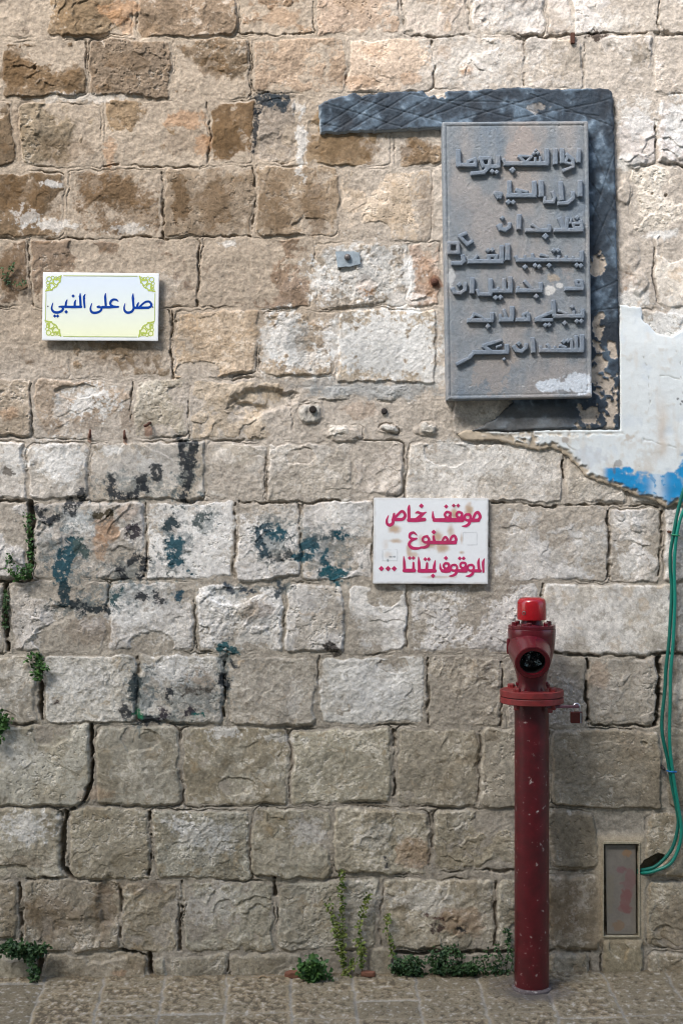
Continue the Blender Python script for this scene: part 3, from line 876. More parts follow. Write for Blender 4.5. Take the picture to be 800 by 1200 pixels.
# ------------------------------------------------------------------ dark cement surround behind the plaque
us, vs, u, v = grid(366, 730, 98, 512, 0.9)
SUR = [(373, 125), (388, 117), (417, 110), (423, 113.5), (445, 110), (495, 107.5), (502, 114), (524, 108.5), (588, 105), (612, 103.5), (645, 106), (692, 104.5), (711, 105.5), (717, 111),
       (719, 175), (721, 260), (723, 350), (724, 430), (724, 503), (640, 503.5), (600, 506), (553, 505), (575, 493), (590, 482), (600, 472), (590, 440), (532, 300), (530, 158), (516, 152), (470, 154), (422, 155.5), (375, 157.5)]
sn1, sn2, sn3 = fbm(u, v, 30, 4, 120), fbm(u, v, 9, 3, 130), fbm(u, v, 70, 3, 140)
F = poly_sdf(u, v, SUR) + 2.0 * sn2 * sst(735, 712, u) + 0.4 * sn2 + 0.8 * sn1
top = 0.020 + 0.003 * sn1 + 0.0012 * sn2 - 0.010 * np.clip(1 + F / 2.2, 0, 1) ** 2 + 0 * u
top = top - 0.006 * sst(500, 400, u) * sst(120, 140, v)
cS = np.zeros((len(vs), len(us), 3), dtype=np.float32)
lt = sst(-0.25, 0.45, sn1 + 0.35 * sn2 + 0.25 * sst(130, 155, v) * sst(600, 380, u) - 0.1)[..., None]
cS[:] = srgb((48, 59, 70)) * (1 - lt) + srgb((98, 116, 132)) * lt
wh = sst(0.30, 0.5, sn2 * 0.8 + sn1 * 0.6)[..., None] * 0.3
cS = cS * (1 - wh) + wh * srgb((160, 174, 186))
bk = sst(0.10, 0.45, -sn3 - 0.4 * sn1 + 0.25 * sst(640, 720, u) * sst(260, 110, v))[..., None] * 0.75
cS = cS * (1 - bk) + bk * srgb((34, 40, 48))
for a, b in [((376, 150), (430, 116)), ((392, 154), (455, 114)), ((410, 153), (480, 112)), ((440, 152), (500, 118)), ((470, 150), (548, 110)), ((500, 140), (575, 110)), ((378, 122), (470, 150)), ((420, 118), (520, 146)),
             ((480, 112), (600, 140)), ((520, 120), (610, 122)), ((540, 142), (640, 112)), ((560, 110), (660, 146)), ((590, 144), (715, 118)), ((620, 112), (715, 150)), ((372, 146), (400, 150)), ((660, 132), (700, 138)),
             ((692, 260), (718, 180)), ((690, 170), (720, 240)), ((690, 215), (720, 250)), ((694, 290), (720, 230)), ((692, 240), (722, 300)), ((690, 345), (722, 330)), ((690, 366), (723, 362)), ((700, 300), (702, 330))]:
    ax, ay, bx_, by_ = *a, *b
    ab = np.array([bx_ - ax, by_ - ay], dtype=float)
    t = np.clip(((u - ax) * ab[0] + (v - ay) * ab[1]) / (ab @ ab), 0, 1)
    dd = np.hypot(u - ax - t * ab[0], v - ay - t * ab[1] + 1.5 * sn1)
    q = sst(1.25, 0.35, dd)
    top = top - 0.0016 * q
    cS = cS * (1 - 0.35 * q[..., None]) + 0.35 * q[..., None] * srgb((34, 40, 46))
pc = np.zeros_like(top)
for (cx, cy, rx, ry) in [(698, 312, 9, 15), (700, 390, 7, 22), (716, 408, 6, 12), (700, 425, 8, 12), (708, 452, 12, 14), (690, 488, 16, 13), (716, 480, 8, 18), (712, 498, 6, 8), (694, 440, 5, 12), (514, 112, 6, 5), (630, 128, 12, 6)]:
    pc = np.maximum(pc, sst(0.0, 0.25, 1 - np.hypot((u - cx) / rx, (v - cy) / ry) + 1.3 * sn2 + 0.5 * sn1))
pc *= np.where((v < 200) & (u > 550), 0.4, 1)
top = top - 0.005 * pc
cS = cS * (1 - pc[..., None]) + pc[..., None] * srgb((176, 164, 150)) * (1 + 0.3 * sn2)[..., None]
sn4 = fbm(u, v, 5, 4, 145, .75)
cS = cS * (1 + 0.45 * sn4 + 0.2 * sn2)[..., None]
top = top + 0.0012 * sn4
rim = sst(-2.6, -0.6, F)[..., None] * (sst(110, 150, v) * sst(540, 500, u))[..., None] * 0.6
cS = cS * (1 - rim) + rim * srgb((176, 184, 188))
lowg = (sst(470, 484, v) * sst(690, 640, u))[..., None] * 0.5
cS = cS * (1 - lowg) + lowg * srgb((120, 118, 114)) * (1 + 0.4 * sn1)[..., None]
sur = slab('cement_surround', us, vs, F, top, -0.012, M_SLATE, None, np.clip(cS, 0.01, 0.8))
tag(sur, 'dark slate blue cement band with scored lines around the grey concrete plaque', 'cement panel')

# ------------------------------------------------------------------ white and blue plaster, part of the wall
us, vs, u, v = grid(528, 900, 350, 610, 1.0)
PLA = [(724.5, 357), (736, 359), (749, 361), (752, 375), (767, 391), (785, 395), (800, 385), (830, 380), (890, 372), (896, 420), (892, 500), (896, 590), (840, 598), (800, 592), (790, 590), (780, 594), (766, 587), (746, 581), (731, 574),
       (715, 569), (700, 564), (685, 558), (676, 546), (665, 535), (655, 529), (645, 525), (631, 527), (607, 523), (592, 519), (580, 516), (560, 517), (547, 516), (534, 509), (545, 504), (600, 507), (640, 504.5), (725, 504)]
pn1, pn2, pn3, pn4 = fbm(u, v, 26, 4, 150), fbm(u, v, 8, 3, 160), fbm(u, v, 80, 3, 170), fbm(u * 1.0, v * 0.25, 14, 4, 180)
low_edge = sst(500, 512, v) + sst(400, 372, v)
F = poly_sdf(u, v, PLA) + (2.2 * pn2 + 2.0 * pn1) * np.clip(low_edge, 0, 1) + 0.3 * pn2
top = 0.019 - 0.008 * sst(410, 365, v) + 0.0016 * pn1 + 0.0005 * pn2 + 0.002 * pn3 - 0.004 * np.clip(1 + F / 2.0, 0, 1) ** 2 + 0 * u
cP = np.zeros((len(vs), len(us), 3), dtype=np.float32)
cP[:] = srgb((212, 218, 219))
q = sst(0.05, 0.5, pn4 + 0.3 * pn1)[..., None] * 0.35
cP = cP * (1 - q) + q * srgb((196, 184, 168))
q = sst(0.15, 0.5, -pn1 - 0.3 * pn3)[..., None] * 0.3
cP = cP * (1 - q) + q * srgb((176, 190, 204))
st_ = (np.exp(-((u - 774 - 4 * pn1) / 6) ** 2) * sst(450, 500, v) * sst(545, 525, v) * 0.45)[..., None]
cP = cP * (1 - st_) + st_ * srgb((186, 160, 130))
edge_b = 551 + 3 * pn2 + 6 * perlin(u / 30, v / 200, 9) - 12 * sst(785, 800, u) + 6 * np.exp(-((u - 766) / 10) ** 2)
blue = sst(-1.2, 1.2, v - edge_b) * sst(702, 712, u + 4 * pn2)
blue = np.maximum(blue, np.exp(-((u - 797) / 2.5) ** 2) * sst(525, 535, v) * 0.7 * sst(0.0, .2, pn2 + .2))
fade = np.clip(1 - 0.75 * np.exp(-(((u - 768) / 9) ** 2)) * sst(0.10, -0.06, pn1 * .6 + pn2 * .8 - .05) - 0.8 * sst(0.32, 0.5, pn2 + 0.5 * pn1), 0, 1)
blue = (blue * fade)[..., None]
cP = cP * (1 - blue) + blue * srgb((34, 140, 198)) * (1 + 0.25 * pn1)[..., None]
for a, b, wv in [((742, 366), (760, 470), 5), ((760, 470), (748, 545), 4), ((790, 402), (806, 500), 5), ((730, 508), (790, 526), 4), ((650, 512), (700, 545), 3), ((772, 440), (830, 452), 4)]:
    ab = np.array([b[0] - a[0], b[1] - a[1]], dtype=float)
    t = np.clip(((u - a[0]) * ab[0] + (v - a[1]) * ab[1]) / (ab @ ab), 0, 1)
    dd = np.hypot(u - a[0] - t * ab[0] + wv * pn1 + 1.2 * pn2, v - a[1] - t * ab[1] + wv * perlin(u / 18, v / 18, 77))
    q = sst(1.1, 0.3, dd) * sst(-.3, .1, pn3 + .4 * pn1)
    top = top - 0.0016 * q
    cP = cP * (1 - .45 * q[..., None]) + .45 * q[..., None] * srgb((120, 112, 102))
q = (sst(0.1, 0.4, pn2 * .6 + pn1 * .7 + .25 * sst(470, 560, v) - .1) * .35)[..., None]
cP = cP * (1 - q) + q * srgb((186, 178, 164))
bare = sst(0.2, -0.5, (560 - v) * 0.02 + (u - 700) * 0.016 + 1.4 * pn1 + 0.8 * pn2 + 0.6)                 # lost top coat along the broken edge
bare = np.maximum(bare, sst(-7, -2.5, F + 3 * pn2) * sst(505, 512, v))
top = top - 0.007 * bare
b3 = bare[..., None]
cP = cP * (1 - b3) + b3 * srgb((186, 172, 152)) * (1 + 0.25 * pn2 + 0.2 * pn1)[..., None]
for (cx, cy, rx, ry, c, a) in [(792, 468, 2.2, 2.4, (60, 60, 64), .8), (797, 471, 1.6, 1.4, (60, 60, 64), .8), (795, 474, 1.4, 1.6, (70, 70, 72), .7), (660, 516, 4, 4, (150, 140, 130), .7), (735, 514, 7, 5, (176, 160, 142), .6), (723, 542, 6, 5, (120, 116, 112), .6), (718, 552, 2, 6, (110, 106, 102), .5), (690, 535, 20, 14, (190, 198, 206), .5)]:
    q = (sst(0, 0.3, 1 - np.hypot((u - cx) / rx, (v - cy) / ry) + 0.8 * pn2) * a)[..., None]
    cP = cP * (1 - q) + q * srgb(c)
pl = slab('plaster', us, vs, F, top, -0.015, M_PLASTER, wall, np.clip(cP, 0.01, 0.82))
pl['label'] = 'white and blue painted plaster broken along its lower edge'

# ------------------------------------------------------------------ concrete plaque with raised verse
plq = thing('concrete_plaque', (float(PX(603)), -0.02, float(PZ(470))), 'grey cast concrete plaque with raised Arabic verse on dark cement surround', 'plaque')
us, vs, u, v = grid(510, 696, 142, 478, 0.8)
QUAD = [(516.3, 149.5), (684.5, 148.3), (689.0, 467.5), (521.6, 470.5)]
qn1, qn2, qn3 = fbm(u, v, 24, 4, 200), fbm(u, v, 5, 3, 210), fbm(u, v * 0.35, 40, 4, 220)
F = poly_sdf(u, v, QUAD) + 0.35 * qn2 + 0.3 * qn1
PF = 0.066                                                                     # the plaque's face stands this far off the wall
top = PF + 0.0009 * qn1 + 0.0010 * qn2 - 0.004 * np.clip(1 + F / 1.2, 0, 1) ** 2 + 0 * u
rimz = sst(-4.4, -3.4, F)
top = top + 0.0016 * rimz - 0.0015 * np.exp(-((F + 4.6) / 0.8) ** 2)
pit = sst(0.35, 0.55, qn2 + 0.3 * qn1)
top = top - 0.0018 * pit
cQ = np.zeros((len(vs), len(us), 3), dtype=np.float32)
cQ[:] = srgb((132, 138, 143))
q = (sst(-0.15, 0.35, qn3 + 0.25 * qn1 + 0.25 * np.exp(-((u - 610) / 34) ** 2) - 0.05) * 0.5)[..., None]
cQ = cQ * (1 - q) + q * srgb((164, 154, 146))
q = (sst(0.2, 0.6, -qn3 - 0.4 * qn1) * 0.6)[..., None]
cQ = cQ * (1 - q) + q * srgb((112, 126, 140))
cQ *= (1 + 0.14 * qn1 + 0.16 * qn2)[..., None]
for (cx, cy, rx, ry, c, a) in [(655, 455, 32, 9, (206, 214, 222), .9), (668, 446, 16, 6, (206, 214, 222), .8), (640, 344, 10, 6, (214, 212, 208), .85), (652, 338, 5, 4, (214, 212, 208), .8), (527, 326, 5, 12, (198, 200, 200), .7), (645, 328, 9, 9, (172, 158, 140), .7), (523, 300, 3, 40, (176, 178, 178), .4),
                               (600, 215, 20, 20, (160, 148, 138), .3), (575, 440, 24, 30, (170, 152, 136), .35), (610, 180, 26, 22, (166, 150, 140), .4), (660, 320, 16, 14, (168, 152, 142), .3)]:
    q = (sst(0, 0.3, 1 - np.hypot((u - cx) / rx, (v - cy) / ry) + 1.1 * qn1 + 0.5 * qn2) * a)[..., None]
    cQ = cQ * (1 - q) + q * srgb(c)
slab('panel', us, vs, F, top, -0.005, M_PLAQUE, plq, np.clip(cQ, 0.01, 0.8))

K = 800 / 170.0
VERSE = [
 ((520, 170), [  # first line
  ('s', [(722, 58), (719, 122)], 22), ('s', [(655, 84), (688, 112), (690, 150)], 18), ('s', [(690, 152), (638, 172)], 18), ('s', [(660, 96), (650, 128), (690, 140)], 15), ('s', [(630, 60), (632, 124)], 24), ('s', [(594, 60), (594, 130)], 24),
  ('s', [(548, 60), (548, 128)], 24), ('s', [(548, 134), (322, 134)], 24), ('s', [(322, 132), (312, 112)], 18), ('s', [(512, 100), (512, 130)], 13), ('s', [(484, 104), (484, 130)], 13), ('d', (478, 80), 12), ('d', (498, 76), 12), ('d', (488, 62), 11),
  ('s', [(398, 94), (466, 94)], 14), ('s', [(398, 96), (430, 128)], 15), ('s', [(466, 96), (434, 128)], 15), ('d', (362, 168), 18),
  ('s', [(284, 96), (284, 146)], 24), ('s', [(284, 150), (218, 150)], 22), ('d', (252, 176), 14), ('d', (276, 180), 14), ('s', [(186, 106), (236, 104)], 20), ('s', [(190, 108), (204, 148)], 18), ('s', [(240, 106), (236, 152), (205, 182), (142, 188)], 20),
  ('s', [(68, 66), (70, 138)], 24), ('s', [(70, 142), (160, 142)], 22), ('s', [(160, 140), (158, 112)], 18), ('s', [(158, 108), (122, 122), (118, 140)], 16)]),
 ((520, 170), [  # second line
  ('s', [(728, 232), (728, 304)], 24), ('s', [(690, 292), (690, 322), (662, 348), (612, 350)], 20), ('s', [(622, 240), (628, 326)], 24), ('s', [(578, 290), (590, 316), (584, 338)], 18), ('s', [(584, 342), (538, 342)], 20), ('s', [(538, 318), (536, 340)], 16),
  ('s', [(516, 234), (518, 304)], 28), ('s', [(480, 236), (482, 300)], 24), ('s', [(482, 306), (338, 306)], 24), ('s', [(384, 276), (442, 288)], 15), ('s', [(388, 282), (410, 300)], 14), ('s', [(345, 234), (345, 300)], 22), ('d', (340, 342), 15), ('d', (366, 344), 15),
  ('s', [(268, 292), (300, 296)], 18), ('s', [(270, 296), (284, 318)], 18), ('s', [(300, 298), (292, 318)], 18)]),
 ((520, 250), [  # third line
  ('d', (712, 50), 13), ('s', [(732, 70), (738, 112)], 20), ('s', [(738, 118), (592, 118)], 22), ('s', [(690, 84), (728, 80)], 16), ('s', [(690, 86), (696, 104), (730, 104)], 13), ('s', [(618, 56), (640, 112)], 22), ('s', [(658, 54), (654, 112)], 18), ('s', [(680, 56), (676, 80)], 12),
  ('s', [(560, 94), (562, 116)], 20), ('s', [(562, 120), (436, 120)], 20), ('s', [(468, 88), (504, 114)], 16), ('d', (540, 152), 18), ('s', [(398, 40), (396, 108)], 25), ('s', [(346, 84), (344, 102), (322, 118), (296, 112), (286, 94)], 20), ('s', [(300, 88), (300, 104)], 12), ('d', (308, 52), 13)]),
 ((520, 250), [  # fourth line
  ('s', [(736, 238), (738, 276)], 20), ('s', [(738, 280), (388, 280)], 22), ('s', [(388, 278), (380, 262)], 18), ('s', [(690, 264), (690, 276)], 15), ('s', [(652, 262), (652, 276)], 15), ('s', [(612, 262), (612, 276)], 15), ('d', (586, 228), 14), ('d', (608, 228), 14), ('s', [(516, 252), (552, 262)], 14), ('s', [(470, 248), (474, 274)], 14), ('s', [(430, 258), (432, 276)], 14),
  ('d', (430, 318), 15), ('d', (484, 310), 14), ('d', (506, 316), 14), ('d', (560, 310), 15), ('d', (710, 308), 14), ('d', (732, 312), 14),
  ('s', [(336, 200), (335, 272)], 26), ('s', [(304, 208), (303, 280)], 24), ('s', [(303, 288), (128, 288)], 24), ('s', [(228, 258), (278, 258)], 18), ('s', [(232, 262), (236, 282)], 18), ('s', [(274, 262), (270, 282)], 18), ('d', (230, 228), 14), ('d', (252, 226), 14), ('s', [(170, 258), (150, 284)], 16),
  ('s', [(92, 258), (98, 284), (84, 298), (36, 298)], 20),
  ('s', [(18, 190), (66, 190), (68, 240), (18, 240), (18, 190)], 20), ('s', [(76, 152), (116, 196)], 18), ('s', [(116, 196), (142, 180)], 18), ('s', [(76, 150), (110, 136)], 18)]),
 ((520, 310), [  # fifth line
  ('s', [(734, 112), (740, 150)], 20), ('s', [(740, 154), (652, 154)], 20), ('s', [(706, 112), (732, 108)], 15), ('s', [(706, 116), (712, 134), (734, 134)], 14), ('s', [(514, 126), (516, 158)], 20), ('s', [(516, 164), (388, 164)], 22), ('s', [(428, 114), (466, 152)], 17), ('s', [(392, 146), (392, 160)], 15), ('d', (490, 196), 16),
  ('s', [(350, 96), (350, 160)], 24), ('s', [(316, 102), (318, 160)], 20), ('s', [(352, 166), (256, 166)], 22), ('s', [(284, 150), (284, 162)], 14), ('d', (270, 202), 15), ('d', (296, 200), 15), ('s', [(243, 106), (243, 178)], 22), ('s', [(243, 184), (182, 184)], 20), ('s', [(180, 182), (170, 162)], 17),
  ('s', [(144, 102), (142, 172)], 25), ('s', [(106, 128), (104, 160), (80, 178), (48, 174), (38, 154)], 20), ('d', (74, 132), 14)]),
 ((520, 310), [  # sixth line
  ('s', [(742, 270), (742, 298)], 20), ('s', [(742, 302), (592, 302)], 22), ('d', (686, 252), 13), ('s', [(694, 278), (694, 296)], 15), ('s', [(612, 274), (656, 290)], 15), ('d', (645, 340), 15), ('d', (710, 330), 14), ('d', (734, 330), 14), ('s', [(582, 222), (588, 296)], 22),
  ('s', [(572, 282), (492, 318)], 18), ('s', [(490, 324), (574, 324)], 18), ('d', (540, 352), 14), ('d', (560, 350), 14), ('s', [(446, 292), (448, 316)], 18), ('s', [(450, 322), (386, 322)], 20), ('s', [(422, 292), (444, 286)], 15), ('s', [(420, 296), (426, 312)], 14),
  ('s', [(360, 258), (358, 316)], 23), ('s', [(358, 322), (298, 322)], 22), ('s', [(316, 270), (328, 314)], 17), ('s', [(296, 296), (298, 318)], 15), ('s', [(250, 290), (250, 320)], 22), ('s', [(250, 326), (124, 326)], 22), ('s', [(152, 290), (192, 306)], 16), ('s', [(152, 294), (138, 322)], 16), ('s', [(192, 306), (206, 322)], 14), ('d', (228, 358), 15)]),
 ((520, 355), [  # seventh line
  ('s', [(738, 198), (738, 270)], 24), ('s', [(706, 202), (708, 270)], 19), ('s', [(680, 216), (684, 270)], 16), ('s', [(740, 276), (514, 276)], 24), ('d', (640, 228), 15), ('d', (662, 224), 15), ('s', [(620, 250), (650, 262)], 15), ('s', [(552, 246), (566, 270)], 16), ('s', [(514, 256), (516, 272)], 16), ('s', [(590, 258), (590, 270)], 14),
  ('s', [(470, 214), (474, 282)], 24), ('s', [(436, 244), (434, 262), (410, 282), (382, 276), (370, 256)], 20), ('d', (396, 240), 14), ('s', [(330, 250), (332, 280)], 22), ('s', [(332, 286), (152, 288)], 22), ('s', [(206, 250), (300, 222)], 18), ('s', [(206, 254), (244, 282)], 18), ('s', [(276, 258), (300, 250)], 12),
  ('s', [(150, 292), (128, 318), (62, 350)], 18), ('d', (316, 324), 10)]),
]
for org, items in VERSE:
    xs_, ys_ = [], []
    for it in items:
        for (a, b) in ([it[1]] if it[0] == 'd' else it[1]):
            xs_.append(org[0] + a / K)
            ys_.append(org[1] + b / K)
    us, vs, u, v = grid(min(xs_) - 5, max(xs_) + 5, min(ys_) - 5, max(ys_) + 5, 0.5)
    F = strokes_sdf(us, vs, items, org, K) - 0.22
    ln1, ln2 = fbm(u, v, 20, 3, 240), fbm(u, v, 4, 3, 250)
    F = F + 0.45 * ln2 + 0.40 * ln1
    top = PF + 0.0135 + 0.0008 * ln1 + 0.0007 * ln2 - 0.0030 * np.clip(1 + F / 1.0, 0, 1) ** 2
    cl = np.zeros((len(vs), len(us), 3), dtype=np.float32)
    cl[:] = srgb((122, 132, 143))
    q = (sst(-0.1, 0.5, ln1 + 0.3 * ln2) * 0.5)[..., None]
    cl = cl * (1 - q) + q * srgb((140, 140, 141))
    cl *= (1 + 0.15 * ln2)[..., None]
    slab('raised_lettering', us, vs, F, top, PF - 0.002, M_PLAQUE, plq, cl)

# ------------------------------------------------------------------ enamel sign
sg = thing('wall_sign', (float(PX(119)), -0.02, float(PZ(400))), 'glossy white wall sign with blue Arabic words and yellow green corner ornaments', 'sign', None)
us, vs, u, v = grid(48, 190, 317, 403, 0.7)
SQ = [(52.3, 320.2), (187.4, 321.6), (186.2, 400.4), (51.0, 399.6)]
F = poly_sdf(u, v, SQ)
S1 = float(H[np.searchsorted(vc, 322):np.searchsorted(vc, 400), np.searchsorted(uc, 52):np.searchsorted(uc, 187)].max()) + 0.012
t = np.clip((v - 322) / 76, 0, 1)
t3 = (t ** 1.3)[..., None]
cE = np.broadcast_to(srgb((216, 228, 242)) * (1 - t3) + srgb((240, 243, 206)) * t3, (len(vs), len(us), 3)).copy()
inside = (np.maximum(np.abs(u - 119.2) - 62.5, np.abs(v - 360.2) - 34.5) > 0)[..., None]
cE = np.where(inside, srgb((232, 236, 238)), cE)
slab('panel', us, vs, F, S1 - 0.0012 * np.clip(1 + F / 0.9, 0, 1) ** 2, S1 - 0.010, M_SIGN, sg, cE)
M_BLUE = paint('blue_lettering', (10, 62, 150), rough=0.2, var=0.05, bump=0)
M_GRN = paint('olive_print', (176, 192, 92), rough=0.25, var=0.10, scale=200, bump=0)
M_GRNL = paint('olive_line', (172, 190, 110), rough=0.25, var=0.08, bump=0)
A0, B0, SC1 = (50, 330), (110, 330), 10.0


def sh(items, dx):
    out = []
    for it in items:
        out.append((it[0], (it[1][0] + dx, it[1][1]), it[2]) if it[0] == 'd' else (it[0], [(a + dx, b) for a, b in it[1]], it[2]))
    return out


W_B = [
 ('r', [(486, 318), (560, 318), (650, 316)], [24, 26, 26]), ('r', [(650, 316), (680, 300), (684, 275), (664, 248), (628, 246), (590, 268), (545, 312)], [24, 24, 24, 22, 20, 18, 20]), ('r', [(536, 258), (524, 285), (518, 312)], [8, 22, 22]),
 ('r', [(473, 152), (470, 200), (478, 300)], [5, 24, 22]), ('r', [(462, 182), (476, 215)], [4, 20]), ('r', [(480, 300), (476, 335), (452, 364), (412, 374), (380, 358), (368, 318), (379, 268)], [22, 22, 24, 26, 24, 16, 4]),
 ('r', [(300, 244), (276, 224), (240, 222), (212, 246), (210, 280), (240, 300), (268, 304)], [5, 20, 22, 24, 22, 20, 20]), ('r', [(120, 310), (200, 310), (300, 306)], [26, 26, 18]), ('r', [(152, 150), (148, 200), (156, 305)], [5, 24, 22]), ('r', [(138, 182), (152, 214)], [4, 20]),
 ('r', [(156, 310), (110, 312), (68, 312)], [26, 24, 16]), ('r', [(100, 312), (104, 336), (80, 362), (30, 376), (-10, 366), (-24, 326), (-8, 266)], [20, 20, 22, 26, 24, 18, 4]), ('r', [(78, 296), (60, 308)], [10, 22])]
W_A = [
 ('r', [(515, 160), (500, 200), (508, 312)], [5, 22, 18]), ('r', [(492, 182), (505, 210)], [4, 18]), ('r', [(456, 150), (456, 200), (462, 306)], [5, 24, 22]), ('r', [(442, 180), (456, 210)], [4, 20]), ('r', [(466, 306), (380, 308), (280, 306)], [26, 26, 24]),
 ('r', [(404, 228), (394, 260), (392, 306)], [6, 22, 22]), ('d', (374, 180), 18), ('r', [(304, 224), (292, 256), (286, 300)], [6, 20, 22]), ('d', (293, 365), 20), ('r', [(286, 306), (240, 304), (212, 306)], [24, 20, 14]),
 ('r', [(232, 304), (256, 326), (238, 356), (190, 372), (146, 362), (124, 322), (138, 262)], [14, 22, 24, 26, 24, 18, 4]), ('d', (160, 414), 18), ('d', (193, 414), 18)]
us, vs, u, v = grid(58, 182, 340, 376, 0.22)
F = strokes_sdf(us, vs, sh(W_B, 600) + W_A, A0, SC1) - 0.22
slab('lettering', us, vs, F, S1 + 0.0007, S1 - 0.0005, M_BLUE, sg)
# printed border: four rules between the corner ornaments
bars = []
for (x0, y0, x1, y1) in [(76, 324.3, 162.5, 324.9), (76, 395.2, 162.0, 395.8), (55.8, 344, 55.2, 376), (182.8, 345, 182.2, 377)]:
    w = 0.42
    if abs(x1 - x0) > abs(y1 - y0):
        bars.append([(x0, y0 - w), (x1, y1 - w), (x1, y1 + w), (x0, y0 + w)])
    else:
        bars.append([(x0 - w, y0), (x1 - w, y1), (x1 + w, y1), (x0 + w, y0)])
vv_, ff_ = [], []
for b in bars:
    k0 = len(vv_)
    vv_ += [(PX(x), -(S1 + 0.0006), PZ(y)) for x, y in b]
    ff_.append((k0 + 3, k0 + 2, k0 + 1, k0))
mesh_obj('border', vv_, ff_, M_GRNL, sg)
for (cx, cy, sx, sy) in [(54.8, 323.6, 1, 1), (183.4, 324.4, -1, 1), (182.4, 396.4, -1, -1), (54.2, 395.4, 1, -1)]:
    us, vs, u, v = grid(min(cx - 1, cx + sx * 22), max(cx + 1, cx + sx * 22), min(cy - 1, cy + sy * 22), max(cy + 1, cy + sy * 22), 0.22)
    a, b = (u - cx) * sx, (v - cy) * sy
    r = np.hypot(a, b)
    th = np.arctan2(b, a)
    quad = np.maximum(-a, -b)
    scal = 19.4 + 0.5 * np.cos(th * 16)
    f = np.abs(r - scal + 1.2) - 0.75

    def ring(px_, py_, rr_, w_, ex=1.0, rot=0.0):
        ca, sa = math.cos(rot), math.sin(rot)
        X, Y = (a - px_) * ca + (b - py_) * sa, -(a - px_) * sa + (b - py_) * ca
        return np.abs(np.hypot(X / ex, Y) - rr_) - w_ * 0.8
    for args in [(13.5, 8, 3.0, .75, 1.5, .5), (8, 13.5, 3.0, .75, 1.5, 1.07), (4.5, 4.5, 2.6, .6), (4, 13, 2.0, .55, 1.0), (13, 4, 2.0, .55, 1.0), (9.2, 9.2, 1.3, .5), (3, 9, 1.8, .5), (9, 3, 1.8, .5), (17, 3, 1.6, .5), (3, 17, 1.6, .5)]:
        f = np.minimum(f, ring(*args))
    f = np.minimum(f, np.hypot(a - 14.5, b - 4) - 1.6)
    f = np.minimum(f, np.hypot(a - 4, b - 14.5) - 1.6)
    f = np.maximum(np.maximum(f, quad), r - scal)
    slab('corner_ornament', us, vs, f, S1 + 0.0006, S1 - 0.0005, M_GRN, sg)


def disc_stack(name, c, prof, material, parent, axis_v=Vector((0, -1, 0)), n=24, smooth=True):
    """surface of revolution: prof = [(distance along axis, radius)]"""
    q = Vector(axis_v).normalized().to_track_quat('Z', 'Y')
    verts, faces = [], []
    for (h, r) in prof:
        for i in range(n):
            a = 2 * math.pi * i / n
            verts.append(Vector(c) + q @ Vector((r * math.cos(a), r * math.sin(a), h)))
    for k_ in range(len(prof) - 1):
        for i in range(n):
            j = (i + 1) % n
            faces.append((k_ * n + i, k_ * n + j, (k_ + 1) * n + j, (k_ + 1) * n + i))
    faces.append(tuple(range(n))[::-1])
    faces.append(tuple((len(prof) - 1) * n + i for i in range(n)))
    o = mesh_obj(name, verts, faces, material, parent, smooth)
    if smooth:
        o.data.polygons.foreach_set('use_smooth', [len(p.vertices) == 4 for p in o.data.polygons])
        sharp = auto_sharp(o.data)
    return o


def auto_sharp(me, ang=35):
    import bmesh
    bm = bmesh.new()
    bm.from_mesh(me)
    lim = math.radians(ang)
    for e in bm.edges:
        if len(e.link_faces) == 2 and e.calc_face_angle(0) > lim:
            e.smooth = False
    bm.to_mesh(me)
    bm.free()


M_RUST = paint('rusty_iron', (84, 54, 42), rough=0.8, metal=0.3, var=0.35, scale=180, bump=0.5)
M_SCREW = paint('screw_steel', (70, 66, 62), rough=0.5, metal=0.8)
for x, y in [(58.0, 360.0), (180.2, 360.8)]:
    disc_stack('screw', (PX(x), -(S1 - 0.0005), PZ(y)), [(0, .0022), (.0012, .0022), (.0018, .0012)], M_SCREW, sg, n=12)

# ------------------------------------------------------------------ parking notice
pn = thing('parking_notice', (float(PX(504)), -0.02, float(PZ(684))), 'stained white notice board with three lines of magenta Arabic writing', 'sign')
us, vs, u, v = grid(433, 575, 580, 688, 0.8)
F = poly_sdf(u, v, [(437.6, 583.2), (571.3, 583.9), (570.7, 684.2), (436.7, 683.6)])
bn1, bn2 = fbm(u, v, 18, 4, 300), fbm(u, v, 5, 3, 310)
F = F + 0.25 * bn2
S2 = float(H[np.searchsorted(vc, 584):np.searchsorted(vc, 684), np.searchsorted(uc, 438):np.searchsorted(uc, 571)].max()) + 0.011
print('sign depths', S1, S2)
cB = np.zeros((len(vs), len(us), 3), dtype=np.float32)
cB[:] = srgb((228, 232, 234))
C0, D0, SC2 = (445, 585), (440, 630), 800 / 130.0
for (a, b, ra, rb, am) in [(105, 215, 40, 28, .7), (110, 302, 55, 20, .65), (535, 110, 30, 60, .75), (505, 220, 26, 50, .6), (640, 85, 32, 52, .75), (415, 265, 44, 50, .7), (360, 330, 70, 36, .7), (450, 350, 52, 36, .7), (300, 285, 30, 40, .6), (208, 350, 22, 50, .6), (585, 385, 24, 14, .7),
                           (585, 290, 10, 40, .5), (40, 330, 30, 40, .3), (60, 400, 40, 30, .3), (420, 560, 120, 10, .4), (240, 400, 40, 24, .5)]:
    q = (sst(-0.1, 1.1, 1.1 - np.hypot((u - C0[0] - a / SC2) / (ra / SC2), (v - C0[1] - b / SC2) / (rb / SC2)) + 0.7 * bn1 + 0.3 * bn2 + .15) * min(am * 1.2, .9))[..., None]
    cB = cB * (1 - q) + q * srgb((182, 152, 118)) * (1 + 0.25 * bn2)[..., None]
